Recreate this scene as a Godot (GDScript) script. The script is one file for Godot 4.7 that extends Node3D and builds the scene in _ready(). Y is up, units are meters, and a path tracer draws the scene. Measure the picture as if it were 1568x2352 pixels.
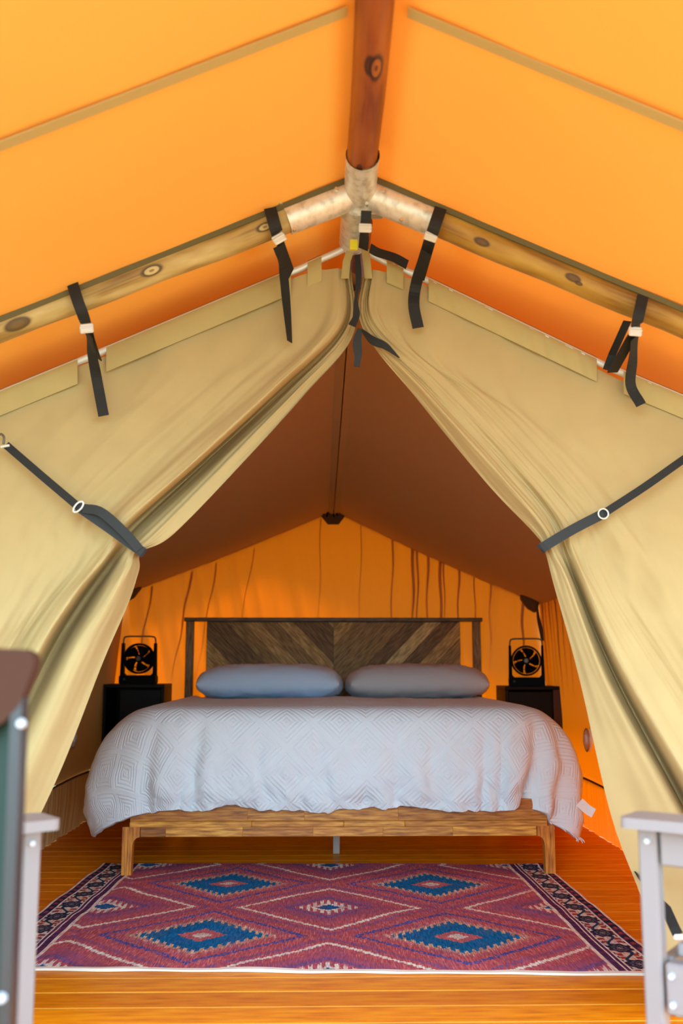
extends Node3D
# A safari tent seen from its porch: orange lit fly, tied back canvas door, king bed inside.
# The tent's axis is x = 0, the floor is y = 0, the camera looks along -z.

const FOCAL := 2287.0
const EYE := Vector3(-0.09, 0.94, 0.0)
const DOOR_Z := -2.8
var turned: Basis
var M := {}

# ---------------------------------------------------------------- measuring
# A point of the place from where it stands in the photograph and its distance.
func at(px: float, py: float, z: float) -> Vector3:
	var d: Vector3 = turned * Vector3((px - 784.0) / FOCAL, -(py - 1176.0) / FOCAL, -1.0)
	return EYE + d * (z / d.z)

func ats(list: Array, z: float) -> PackedVector3Array:
	var r := PackedVector3Array()
	for q in list:
		r.append(at(q[0], q[1], z + (q[2] if q.size() > 2 else 0.0)))
	return r

# ---------------------------------------------------------------- shapes
func mb(smooth := false) -> SurfaceTool:
	var s := SurfaceTool.new()
	s.begin(Mesh.PRIMITIVE_TRIANGLES)
	s.set_smooth_group(0 if smooth else -1)
	return s

func poly(s: SurfaceTool, pts: Array, outward: Vector3, uvs := []) -> void:
	var n: Vector3 = (pts[1] - pts[0]).cross(pts[2] - pts[0])
	var flip := n.dot(outward) > 0.0
	for k in range(1, pts.size() - 1):
		var order := [0, k + 1, k] if flip else [0, k, k + 1]
		for i in order:
			if uvs.size():
				s.set_uv(uvs[i])
			s.add_vertex(pts[i])

func box(s: SurfaceTool, lo: Vector3, hi: Vector3, bevel := 0.003, xf := Transform3D()) -> void:
	var c := (lo + hi) / 2.0
	var h := (hi - lo).abs() / 2.0
	var b: float = minf(bevel, minf(h.x, minf(h.y, h.z)) * 0.9)
	var o := xf.basis
	var v := func(sx, sy, sz, axis):
		var p := Vector3(sx * h.x, sy * h.y, sz * h.z)
		for k in 3:
			if k != axis:
				p[k] -= sign(p[k]) * b
		return xf * (c + p)
	for axis in 3:
		for sg in [-1, 1]:
			var q := []
			for e in [[-1, -1], [1, -1], [1, 1], [-1, 1]]:
				var t := [0, 0, 0]
				t[axis] = sg
				t[(axis + 1) % 3] = e[0]
				t[(axis + 2) % 3] = e[1]
				q.append(v.call(t[0], t[1], t[2], axis))
			var n := Vector3.ZERO
			n[axis] = sg
			poly(s, q, o * n)
	if b <= 0.0:
		return
	for axis in 3:
		var a1 := (axis + 1) % 3
		var a2 := (axis + 2) % 3
		for e in [[-1, -1], [1, -1], [1, 1], [-1, 1]]:
			var q := []
			for k in [[-1, a1], [1, a1], [1, a2], [-1, a2]]:
				var t := [0, 0, 0]
				t[axis] = k[0]
				t[a1] = e[0]
				t[a2] = e[1]
				q.append(v.call(t[0], t[1], t[2], k[1]))
			var n := Vector3.ZERO
			n[a1] = e[0]
			n[a2] = e[1]
			poly(s, q, o * n)
	for sx in [-1, 1]:
		for sy in [-1, 1]:
			for sz in [-1, 1]:
				poly(s, [v.call(sx, sy, sz, 0), v.call(sx, sy, sz, 1), v.call(sx, sy, sz, 2)], o * Vector3(sx, sy, sz))

func tube(s: SurfaceTool, pts: Array, r: Variant, sides := 14, closed := false, caps := true) -> void:
	var n := pts.size()
	var rings := []
	var side := Vector3.ZERO
	var run := 0.0
	var lens := []
	for i in n:
		var d: Vector3
		if closed:
			d = pts[(i + 1) % n] - pts[(i + n - 1) % n]
		else:
			d = pts[mini(i + 1, n - 1)] - pts[maxi(i - 1, 0)]
		d = d.normalized()
		if side == Vector3.ZERO:
			side = d.cross(Vector3.UP)
			if side.length() < 0.1:
				side = d.cross(Vector3.RIGHT)
		side = (side - d * side.dot(d)).normalized()
		var up := side.cross(d)
		var rad: float = r[i] if r is Array else r
		var ring := []
		for k in sides + 1:
			var a := TAU * k / sides
			ring.append(pts[i] + (side * cos(a) + up * sin(a)) * rad)
		rings.append(ring)
		if i > 0:
			run += pts[i].distance_to(pts[i - 1])
		lens.append(run)
	for i in (n if closed else n - 1):
		var j := (i + 1) % n
		for k in sides:
			var q := [rings[i][k], rings[i][k + 1], rings[j][k + 1], rings[j][k]]
			var u := [Vector2(float(k) / sides, lens[i]), Vector2(float(k + 1) / sides, lens[i]), Vector2(float(k + 1) / sides, lens[j]), Vector2(float(k) / sides, lens[j])]
			poly(s, q, q[0] + q[2] - pts[i] - pts[j], u)
	if caps and not closed:
		s.set_smooth_group(-1)
		for e in [0, n - 1]:
			var ring: Array = rings[e].slice(0, sides)
			var u := []
			for p in ring:
				u.append(Vector2(0.5, lens[e]))
			poly(s, ring, pts[0] - pts[1] if e == 0 else pts[n - 1] - pts[n - 2], u)
		s.set_smooth_group(0)

func circle(c: Vector3, r: float, a: Vector3, b: Vector3, n := 32) -> Array:
	var p := []
	for k in n:
		p.append(c + (a * cos(TAU * k / n) + b * sin(TAU * k / n)) * r)
	return p

# A cloth: rows of points, smooth, with UVs.
func sheet(s: SurfaceTool, rows: Array, uvs := [], toward := Vector3.BACK) -> void:
	var mid: int = rows.size() / 2
	var k0: int = rows[0].size() / 2
	var n: Vector3 = (rows[mid][k0] - rows[mid - 1][k0]).cross(rows[mid][k0] - rows[mid][k0 - 1])
	var flip := n.dot(toward) < 0.0
	for i in rows.size() - 1:
		for k in rows[0].size() - 1:
			var c := [[i, k], [i + 1, k], [i + 1, k + 1], [i, k + 1]]
			for t in ([0, 3, 2, 0, 2, 1] if flip else [0, 1, 2, 0, 2, 3]):
				var q: Array = c[t]
				if uvs.size():
					s.set_uv(uvs[q[0]][q[1]])
				s.add_vertex(rows[q[0]][q[1]])

func spline(list: Array, t: float) -> Vector3:
	var n := list.size() - 1
	var f := clampf(t, 0.0, 1.0) * n
	var i := mini(int(f), n - 1)
	f -= i
	var a: Vector3 = list[i]
	var b: Vector3 = list[i + 1]
	var pre: Vector3 = list[i - 1] if i > 0 else a * 2.0 - b
	var post: Vector3 = list[i + 2] if i + 2 <= n else b * 2.0 - a
	return a.cubic_interpolate(b, pre, post, f)

func smoothed(list: Array, n: int) -> Array:
	var r := []
	for k in n:
		r.append(spline(list, float(k) / (n - 1)))
	return r

# Webbing: a flat band along a path; face is the direction its flat side looks.
func band(s: SurfaceTool, pts: Array, width: Variant, thick: float, face: Variant) -> void:
	var rows := []
	for i in pts.size():
		var d: Vector3 = (pts[mini(i + 1, pts.size() - 1)] - pts[maxi(i - 1, 0)]).normalized()
		var f: Vector3 = face[i] if face is Array else face
		var side := d.cross(f).normalized()
		f = side.cross(d).normalized()
		var w: float = width[i] if width is Array else width
		side *= w / 2.0
		f *= thick / 2.0
		rows.append([pts[i] + side + f, pts[i] - side + f, pts[i] - side - f, pts[i] + side - f])
	for i in rows.size() - 1:
		for k in 4:
			var q := [rows[i][k], rows[i][(k + 1) % 4], rows[i + 1][(k + 1) % 4], rows[i + 1][k]]
			poly(s, q, q[0] + q[1] + q[2] + q[3] - 2.0 * (pts[i] + pts[i + 1]))
	poly(s, rows[0], pts[0] - pts[1])
	poly(s, rows[-1], pts[-1] - pts[-2])

# An outline in the plane of xf's x and y, given a thickness along xf's z.
func prism(s: SurfaceTool, outline: PackedVector2Array, thick: float, xf: Transform3D, turn_uv := 0.0, shift := Vector2.ZERO) -> void:
	var idx := Geometry2D.triangulate_polygon(outline)
	var uv := func(p): return p.rotated(turn_uv) + shift
	for z in [-thick / 2.0, thick / 2.0]:
		for k in range(0, idx.size(), 3):
			var q := []
			var u := []
			for e in 3:
				var p := outline[idx[k + e]]
				q.append(xf * Vector3(p.x, p.y, z))
				u.append(uv.call(p))
			poly(s, q, xf.basis * Vector3(0, 0, z), u)
	var ccw := not Geometry2D.is_polygon_clockwise(outline)
	for k in outline.size():
		var a := outline[k]
		var b := outline[(k + 1) % outline.size()]
		var e := b - a
		var out := Vector3(e.y, -e.x, 0) * (1.0 if ccw else -1.0)
		poly(s, [xf * Vector3(a.x, a.y, -thick / 2), xf * Vector3(b.x, b.y, -thick / 2), xf * Vector3(b.x, b.y, thick / 2), xf * Vector3(a.x, a.y, thick / 2)], xf.basis * out, [uv.call(a), uv.call(b), uv.call(b), uv.call(a)])

func rounded(w: float, h: float, r: float, n := 6) -> PackedVector2Array:
	var p := PackedVector2Array()
	for c in [[1, 1, 0], [-1, 1, 1], [-1, -1, 2], [1, -1, 3]]:
		for k in n + 1:
			var a: float = PI / 2 * (c[2] + float(k) / n)
			p.append(Vector2(c[0] * (w / 2 - r) + cos(a) * r, c[1] * (h / 2 - r) + sin(a) * r))
	return p

# ---------------------------------------------------------------- naming
func numbered(called: String) -> String:
	if not has_node(NodePath(called)):
		return called
	var k := 1
	while has_node(NodePath("%s_%03d" % [called, k])):
		k += 1
	return "%s_%03d" % [called, k]

func thing(called: String, label: String, category: String, where := Vector3.ZERO, turn := 0.0, group := "") -> Node3D:
	var o := Node3D.new()
	o.name = numbered(called)
	add_child(o)
	o.position = where
	o.rotation.y = turn
	tag(o, label, category, group)
	return o

func tag(o: Node3D, label: String, category: String, group := "") -> void:
	o.set_meta("label", label)
	o.set_meta("category", category)
	if group:
		o.set_meta("group", group)

# Commits a shape as one named mesh; shapes are made in the place's own axes unless local.
func obj(called: String, s: Variant, m: Material, parent: Node3D = self, local := false) -> MeshInstance3D:
	var o := MeshInstance3D.new()
	if s is SurfaceTool:
		s.generate_normals()
		s.index()
		o.mesh = s.commit()
	else:
		o.mesh = s
	o.material_override = null
	for k in o.mesh.get_surface_count():
		o.set_surface_override_material(k, m)
	if parent == self:
		o.name = numbered(called)
		add_child(o)
	else:
		var k := 0
		var n := called
		while parent.has_node(NodePath(n)):
			k += 1
			n = "%s_%03d" % [called, k]
		o.name = n
		parent.add_child(o)
		if not local:
			var p := Vector3.ZERO
			var up: Node = parent
			while up != self:
				p += up.position
				up = up.get_parent()
			o.position = -p
	return o

func struct(o: Node3D, label: String) -> Node3D:
	o.set_meta("kind", "structure")
	o.set_meta("label", label)
	return o

# ---------------------------------------------------------------- materials
func noise(freq: float, sd: int, octaves := 4, type := FastNoiseLite.TYPE_SIMPLEX_SMOOTH) -> FastNoiseLite:
	var n := FastNoiseLite.new()
	n.noise_type = type
	n.seed = sd
	n.frequency = freq
	n.fractal_octaves = octaves
	return n

func noise_tex(freq: float, sd: int, stops: Array, size := 512, octaves := 4) -> NoiseTexture2D:
	var t := NoiseTexture2D.new()
	t.width = size
	t.height = size
	t.seamless = true
	t.noise = noise(freq, sd, octaves)
	var g := Gradient.new()
	var offs := PackedFloat32Array()
	var cols := PackedColorArray()
	for q in stops:
		offs.append(q[0])
		cols.append(q[1])
	g.offsets = offs
	g.colors = cols
	t.color_ramp = g
	return t

func plain(c: Color, rough := 0.8, metal := 0.0) -> StandardMaterial3D:
	var m := StandardMaterial3D.new()
	m.albedo_color = c
	m.roughness = rough
	m.metallic = metal
	return m

func grained(tex: Texture2D, scale: Vector3, c := Color.WHITE, rough := 0.5, tri := true) -> StandardMaterial3D:
	var m := plain(c, rough)
	m.albedo_texture = tex
	m.uv1_scale = scale
	if tri:
		m.uv1_triplanar = true
		m.uv1_world_triplanar = true
		m.uv1_triplanar_sharpness = 4.0
	return m

func canvas(c: Color, through: Color, tex: Texture2D = null) -> StandardMaterial3D:
	var m := plain(c, 0.85)
	m.metallic_specular = 0.25
	m.cull_mode = BaseMaterial3D.CULL_DISABLED
	m.backlight_enabled = true
	m.backlight = through
	if tex:
		m.albedo_texture = tex
		m.uv1_triplanar = true
		m.uv1_world_triplanar = true
	return m

# A peeled log: streaks along v, knots with dark rims.
func log_tex(base: Color, dark: Color, pale: Color, sd: int, knots: Array) -> ImageTexture:
	var w := 256
	var h := 1024
	var im := Image.create(w, h, false, Image.FORMAT_RGB8)
	var n1 := noise(0.012, sd, 4)
	var n2 := noise(0.05, sd + 3, 3)
	for y in h:
		for x in w:
			var a := TAU * x / w
			var cx := cos(a) * 40.0
			var cy := sin(a) * 40.0
			var v := n1.get_noise_3d(cx, cy, y * 0.35) * 1.3
			var f := n2.get_noise_3d(cx * 2.2, cy * 2.2, y * 0.12) * 0.8
			var c := base.lerp(pale, clampf(v + 0.1, 0, 1)).lerp(dark, clampf(-v * 0.8 + f * 0.6, 0, 0.8))
			for k in knots:
				var dx := absf(x - k[0] * w)
				dx = minf(dx, w - dx) * 0.9
				var dy: float = absf(y - k[1] * h) * 0.62
				var d: float = sqrt(dx * dx + dy * dy) / k[2]
				if d < 1.6:
					var rim := exp(-pow((d - 1.0) / 0.28, 2.0))
					c = c.lerp(dark.darkened(0.45), rim * 0.85)
					if d < 0.85:
						c = c.lerp(pale if k[3] else dark.darkened(0.3), 0.75)
					if d < 0.3:
						c = c.lerp(dark, 0.7)
			im.set_pixel(x, y, c)
	return ImageTexture.create_from_image(im)

# The woven rug: brick red field, a lattice of white and blue stepped diamonds, two banded ends.
func rug_tex() -> ImageTexture:
	var w := 1080
	var h := 850
	var im := Image.create(w, h, false, Image.FORMAT_RGB8)
	var wear := noise(0.012, 5, 3)
	var thread := noise(0.2, 8, 2)
	var red := Color(0.78, 0.38, 0.43)
	var plum := Color(0.38, 0.20, 0.38)
	var blue := Color(0.05, 0.42, 0.66)
	var violet := Color(0.40, 0.36, 0.66)
	var cream := Color(1.0, 0.94, 0.88)
	var sand := Color(0.86, 0.69, 0.52)
	var navy := Color(0.15, 0.17, 0.28)
	var brick := Color(0.68, 0.28, 0.24)
	for y in h:
		for x in w:
			var u := (float(x) + 0.5) / w
			var v := 1.0 - (float(y) + 0.5) / h
			var us := (floorf(u * 240.0) + 0.5) / 240.0
			var vs := (floorf(v * 130.0) + 0.5) / 130.0
			var c := red
			var streak := thread.get_noise_2d(x * 2.2, y * 0.12)
			var streak2 := thread.get_noise_2d(x * 1.1 + 700.0, y * 0.3)
			var edge: float = minf(u, 1.0 - u)
			if edge < 0.086:
				var e := edge / 0.086
				var line := func(a, b): return e > a and e < b
				if line.call(0.93, 1.0) or line.call(0.0, 0.05) or line.call(0.77, 0.805) or line.call(0.215, 0.25) or line.call(0.70, 0.72):
					c = cream
				elif e > 0.72:
					c = plum if fposmod(v * 34.0, 1.0) > 0.35 else navy.lerp(plum, 0.5)
				elif e < 0.215:
					c = navy if fposmod(v * 26.0 + e, 1.0) > 0.4 else plum
					if absf(e - 0.13) < 0.035 and fposmod(v * 26.0, 1.0) < 0.4:
						c = brick
				else:
					var q := (e - 0.25) / 0.45 - 0.5
					var t := fposmod(v * 9.0, 1.0) - 0.5
					c = cream.darkened(0.10)
					var r := sqrt(pow(q / 0.46, 2.0) + pow(t / 0.27, 2.0)) + 0.10 * cos(atan2(t, q * 0.6) * 8.0)
					if r < 1.0:
						c = navy
						if r < 0.25:
							c = Color(0.55, 0.50, 0.50)
						elif r > 0.48 and r < 0.66:
							c = Color(0.36, 0.38, 0.42)
					elif absf(q - 0.25 * sin(t * TAU)) < 0.07:
						c = Color(0.10, 0.26, 0.36)
					elif absf(absf(t) - 0.40) < 0.07 and absf(absf(q) - 0.30) < 0.11:
						c = brick
					elif absf(absf(q) - 0.44) < 0.035 and fposmod(v * 40.0, 1.0) < 0.5:
						c = navy.lightened(0.2)
			else:
				var a := (us - 0.515) / 0.205
				var b := (vs - 0.487) / 0.2475
				a = absf(fposmod(a + 1.0, 2.0) - 1.0)
				b = absf(fposmod(b + 1.0, 2.0) - 1.0)
				var d := a + b
				var tooth := (0.07 if fposmod(u * 80.0, 1.0) < 0.5 else 0.0) + streak * 0.03
				var db := 2.0 - d
				if d < 0.12:
					c = blue.lerp(violet, 0.25)
				elif d < 0.17 + tooth * 1.6:
					c = cream
				elif d > 0.33 and d < 0.42:
					c = red.lerp(violet, 0.6)
				elif d > 0.42 and d < 0.6:
					c = red.lerp(violet, 0.18 + streak2 * 0.5)
				elif d > 0.762 and d < 0.822:
					c = cream
				elif d > 0.9 and d < 0.98:
					c = red.lerp(violet, 0.35 + streak2)
				elif db > 0.76 and db < 0.83:
					c = Color(0.24, 0.36, 0.72).lerp(red, clampf(0.25 + streak2 * 1.5, 0.0, 0.9))
				elif db < 0.09:
					c = cream.darkened(0.1)
				elif db < 0.2:
					c = red.lerp(sand, 0.15)
				elif db < 0.46 + tooth:
					c = blue.lightened(0.06 * (streak + 0.5))
				elif db < 0.60 + tooth:
					c = sand.lerp(cream, clampf(streak * 1.4 + 0.25, 0, 0.8)).lerp(red, clampf((db - 0.5) * 6.0 + streak2, 0.0, 0.9))
				if d > 0.6 and c == red:
					c = red.lerp(sand, clampf(streak * 0.7 - 0.05, 0.0, 0.4))
			var m := wear.get_noise_2d(x * 1.0, y * 1.0)
			c = c.lerp(Color(0.72, 0.36, 0.42) if m > 0 else Color(0.50, 0.34, 0.54), clampf(absf(m) * 0.45, 0.0, 0.22))
			c = c * (1.0 + streak * 0.22 + streak2 * 0.12)
			if v < 0.012:
				c = cream
			im.set_pixel(x, y, Color(clampf(c.r, 0, 1), clampf(c.g, 0, 1), clampf(c.b, 0, 1)))
	return ImageTexture.create_from_image(im)

# Tufted relief of nested diamonds.
func tuft_tex() -> ImageTexture:
	var n := 256
	var im := Image.create(n, n, false, Image.FORMAT_RGB8)
	var rough := noise(0.06, 21, 3)
	for y in n:
		for x in n:
			var a := absf(float(x) / n - 0.5) * 2.0
			var b := absf(float(y) / n - 0.5) * 2.0
			var f := fposmod((a + b) * 5.0, 1.0)
			var v := clampf(0.5 + 0.75 * cos(TAU * f), 0.0, 1.0)
			if absf(a + b - 1.0) < 0.07:
				v = 0.15
			v = v * 0.8 + 0.2 * (rough.get_noise_2d(x, y) * 0.5 + 0.5)
			im.set_pixel(x, y, Color(v, v, v))
	return ImageTexture.create_from_image(im)

func make_materials() -> void:
	var mottle := noise_tex(0.012, 3, [[0.0, Color(0.955, 0.955, 0.95)], [0.5, Color(0.98, 0.98, 0.98)], [1.0, Color(1, 1, 1)]])
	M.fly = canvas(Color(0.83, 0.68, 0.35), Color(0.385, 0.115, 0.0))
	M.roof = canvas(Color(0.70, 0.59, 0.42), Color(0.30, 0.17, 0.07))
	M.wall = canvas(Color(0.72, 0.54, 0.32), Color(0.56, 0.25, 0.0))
	M.wall_shaded = canvas(Color(0.70, 0.54, 0.36), Color(0.16, 0.075, 0.01))  # same wall canvas for the left side, outside shade put into its weaker backlight
	M.door = canvas(Color(0.68, 0.595, 0.42), Color(0.10, 0.06, 0.03), mottle)
	M.seam = canvas(Color(0.72, 0.63, 0.42), Color(0.30, 0.22, 0.08))
	M.hem = canvas(Color(0.68, 0.61, 0.41), Color(0.10, 0.07, 0.03), mottle)
	M.web = plain(Color(0.055, 0.058, 0.06), 0.75)
	M.web_grey = plain(Color(0.115, 0.13, 0.14), 0.75)
	M.tape = plain(Color(0.36, 0.33, 0.20), 0.85)
	M.steel = plain(Color(0.86, 0.86, 0.84), 0.32, 0.9)
	M.bright = plain(Color(0.80, 0.81, 0.80), 0.4, 0.3)
	M.zinc = plain(Color(0.88, 0.87, 0.85), 0.42, 0.45)
	M.zinc.albedo_texture = noise_tex(0.03, 9, [[0.0, Color(0.72, 0.68, 0.64)], [0.5, Color(0.95, 0.94, 0.92)], [1.0, Color(1, 1, 1)]], 256)
	M.zinc.uv1_triplanar = true
	M.zinc.uv1_world_triplanar = true
	M.zinc.uv1_scale = Vector3(4, 4, 4)
	var pine := noise_tex(0.016, 11, [[0.0, Color(0.82, 0.44, 0.05)], [0.35, Color(0.93, 0.55, 0.06)], [0.62, Color(0.96, 0.60, 0.07)], [1.0, Color(1.0, 0.68, 0.12)]])
	M.floor = []
	for c in [Color(0.98, 0.93, 0.84), Color(0.94, 0.88, 0.80), Color(1.0, 0.97, 0.90), Color(0.97, 0.90, 0.80)]:
		var m := grained(pine, Vector3(0.55, 4.0, 4.0), c, 0.36)
		m.metallic_specular = 0.18
		m.uv1_offset = Vector3(c.r * 7.0, 0, c.g * 5.0)
		M.floor.append(m)
	M.joint = plain(Color(1.0, 0.80, 0.40), 0.5)
	var acacia := noise_tex(0.018, 17, [[0.0, Color(0.50, 0.30, 0.09)], [0.3, Color(0.72, 0.47, 0.16)], [0.6, Color(0.85, 0.60, 0.24)], [1.0, Color(0.96, 0.76, 0.38)]])
	M.acacia = []
	for c in [Color(1.0, 0.97, 0.88), Color(0.86, 0.77, 0.66), Color(0.96, 0.90, 0.80), Color(0.72, 0.62, 0.52), Color(0.92, 0.86, 0.78)]:
		var m := grained(acacia, Vector3(0.7, 7.0, 7.0), c, 0.5)
		m.uv1_offset = Vector3(c.g * 9.0, c.b * 5.0, c.r * 3.0)
		M.acacia.append(m)
	M.acacia_up = grained(acacia, Vector3(7.0, 0.7, 7.0), Color(0.96, 0.86, 0.70), 0.5)
	M.acacia_deep = grained(acacia, Vector3(7.0, 7.0, 0.7), Color(0.8, 0.7, 0.6), 0.5)
	var weathered := noise_tex(0.02, 23, [[0.0, Color(0.48, 0.40, 0.28)], [0.35, Color(0.72, 0.62, 0.45)], [0.65, Color(0.85, 0.75, 0.56)], [1.0, Color(0.97, 0.88, 0.68)]])
	M.plank = []
	for c in [Color(1.0, 0.92, 0.76), Color(0.74, 0.67, 0.56), Color(0.90, 0.83, 0.68), Color(0.60, 0.53, 0.45), Color(1.0, 0.99, 0.88)]:
		var m := grained(weathered, Vector3(0.9, 6.0, 1.0), c, 0.65, false)
		M.plank.append(m)
	M.dark_wood = grained(weathered, Vector3(1.0, 7.0, 7.0), Color(0.50, 0.46, 0.42), 0.5)
	M.dark_wood_up = grained(weathered, Vector3(7.0, 0.8, 7.0), Color(0.66, 0.60, 0.52), 0.55)
	M.black = plain(Color(0.035, 0.032, 0.032), 0.5)
	M.black.metallic_specular = 0.3
	M.black_brown = plain(Color(0.22, 0.10, 0.05), 0.5)
	M.fan = plain(Color(0.022, 0.022, 0.026), 0.6)
	M.fan.metallic_specular = 0.2
	M.fan_pale = plain(Color(0.35, 0.33, 0.30), 0.4)
	var tuft := tuft_tex()
	M.duvet = plain(Color(0.88, 0.92, 0.95), 0.9)
	M.duvet.heightmap_enabled = true
	M.duvet.heightmap_texture = tuft
	M.duvet.heightmap_scale = 0.22
	M.duvet.uv1_scale = Vector3(1.0 / 0.245, 1.0 / 0.245, 1.0)
	M.duvet.rim_enabled = true
	M.duvet.rim = 0.25
	M.pillow = plain(Color(0.80, 0.90, 1.0), 0.92)  # left case, the bluer light there tinted into the cloth colour
	M.pillow_shade = plain(Color(0.78, 0.79, 0.80), 0.92)  # same cloth for the right pillow, browner shade put into its colour
	M.sheet = plain(Color(0.62, 0.60, 0.60), 0.92)
	M.mattress = plain(Color(0.30, 0.29, 0.30), 0.95)
	M.rug = plain(Color.WHITE, 0.95)
	M.rug.albedo_texture = rug_tex()
	M.rug.metallic_specular = 0.15
	M.poly = plain(Color(0.51, 0.465, 0.46), 0.5)
	M.brown_poly = plain(Color(0.27, 0.165, 0.125), 0.8)
	M.brown_poly.metallic_specular = 0.2
	M.stile = plain(Color(0.16, 0.15, 0.16), 0.35)
	M.green = plain(Color(0.02, 0.14, 0.105), 0.7)
	M.white = plain(Color(0.70, 0.70, 0.71), 0.4)
	M.port = plain(Color(0.96, 0.95, 0.94), 0.4)
	M.yellow = plain(Color(0.80, 0.74, 0.10), 0.6)
	M.gusset = plain(Color(0.34, 0.26, 0.17), 0.85)
	M.grass = plain(Color(0.62, 0.62, 0.50), 0.95)
	M.grass.albedo_texture = mottle
	M.grass.uv1_triplanar = true
	M.ridge = plain(Color.WHITE, 0.42)
	M.ridge.albedo_texture = log_tex(Color(0.52, 0.24, 0.05), Color(0.30, 0.10, 0.03), Color(0.66, 0.36, 0.10), 31, [[0.765, 0.238, 9.0, false], [0.705, 0.233, 12.0, true], [0.78, 0.02, 6.0, false]])
	M.ridge.uv1_scale = Vector3(1, 0.5, 1)
	M.rafter = plain(Color.WHITE, 0.6)
	M.rafter.albedo_texture = log_tex(Color(0.62, 0.51, 0.28), Color(0.42, 0.30, 0.12), Color(0.76, 0.69, 0.50), 47, [[0.57, 0.326, 11.0, true], [0.56, 0.10, 9.0, true], [0.60, 0.59, 13.0, false], [0.92, 0.153, 8.0, false], [0.93, 0.336, 8.0, false], [0.90, 0.35, 4.0, false]])
	M.rafter.uv1_scale = Vector3(1, 0.7, 1)
	M.rafter_gold = M.rafter.duplicate()
	M.rafter_gold.albedo_color = Color(0.90, 0.80, 0.50)
	M.duvet_plain = plain(Color(0.88, 0.92, 0.95), 0.9)
	M.selvedge = plain(Color(0.84, 0.80, 0.74), 0.9)

# ================================================================= the place
func _ready() -> void:
	turned = Basis(Vector3.UP, deg_to_rad(-1.213)) * Basis(Vector3.RIGHT, deg_to_rad(8.799))
	var cam := Camera3D.new()
	cam.name = "camera"
	cam.transform = Transform3D(turned, EYE)
	cam.keep_aspect = Camera3D.KEEP_HEIGHT
	var lens := CameraAttributesPhysical.new()
	lens.frustum_focal_length = 23.338
	lens.frustum_focus_distance = 3.6
	lens.exposure_aperture = 1.9
	lens.frustum_near = 0.05
	lens.frustum_far = 500.0
	cam.attributes = lens
	add_child(cam)
	cam.make_current()
	var sky := ProceduralSkyMaterial.new()
	sky.sky_top_color = Color(0.38, 0.51, 0.66)
	sky.sky_horizon_color = Color(0.82, 0.95, 1.0)
	sky.sky_curve = 0.4
	sky.ground_bottom_color = Color(0.40, 0.42, 0.34)
	sky.ground_horizon_color = Color(0.60, 0.62, 0.56)
	sky.sky_energy_multiplier = 1.0
	sky.sun_angle_max = 1.0
	var env := Environment.new()
	env.background_mode = Environment.BG_SKY
	env.sky = Sky.new()
	env.sky.sky_material = sky
	env.background_energy_multiplier = 5.5
	env.tonemap_mode = Environment.TONE_MAPPER_LINEAR
	env.tonemap_exposure = 2.25
	env.sdfgi_enabled = true
	env.ssao_enabled = true
	env.ssil_enabled = true
	var world := WorldEnvironment.new()
	world.name = "world"
	world.environment = env
	add_child(world)
	var sun := DirectionalLight3D.new()
	sun.name = "sun"
	sun.light_color = Color(1.0, 0.95, 0.87)
	sun.light_energy = 1.7
	sun.light_angular_distance = 6.0
	sun.shadow_enabled = true
	sun.look_at_from_position(Vector3(2.4, 3.6, -2.2), Vector3.ZERO)
	add_child(sun)
	make_materials()
	build_floor()
	build_fly()
	build_room()
	build_frame()
	build_doors()
	build_straps()
	build_bed()
	build_bedside()
	build_rug()
	build_wall_fittings()
	build_porch_chairs()

func build_floor() -> void:
	var s := mb()
	box(s, Vector3(-40, -0.75, -45), Vector3(40, -0.6, 40), 0.0)
	struct(obj("ground", s, M.grass), "green grass around the tent platform")
	s = mb()
	box(s, Vector3(-1.9, -0.6, -7.1), Vector3(1.9, -0.03, 0.75), 0.01)
	var deck: Node3D = struct(obj("floor", s, M.dark_wood), "varnished orange pine board floor")
	var pitch := 0.1325
	var rng := RandomNumberGenerator.new()
	rng.seed = 4
	var kinds := []
	for v in 5:
		var b := mb()
		box(b, Vector3(-1.9, -0.03, -pitch / 2 + 0.003), Vector3(1.9, 0.0, pitch / 2 - 0.003), 0.002)
		b.generate_normals()
		b.index()
		kinds.append(b.commit())
	var js := mb()
	box(js, Vector3(-1.9, -0.012, -0.003), Vector3(1.9, 0.0, 0.003), 0.0)
	js.generate_normals()
	var strip := js.commit()
	for k in 59:
		var o := obj("floor_board", kinds[k % 5], M.floor[rng.randi() % 4], deck, true)
		o.position = Vector3(0, rng.randf_range(-0.0008, 0.0), 0.68 - k * pitch)
		var j := obj("joint_strip", strip, M.joint, deck, true)
		j.position = Vector3(0, -0.0012, 0.68 - (k + 0.5) * pitch)

# The fly rests on the rafters; a plane on each side of the ridge.
func fly_at(side: float, run: float, z: float) -> Vector3:
	var y := 2.262 - 0.427 * run - 0.012 * sin(clampf(run / 2.2, 0, 1) * PI)
	return Vector3(0.02 + side * run, y, z)

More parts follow.
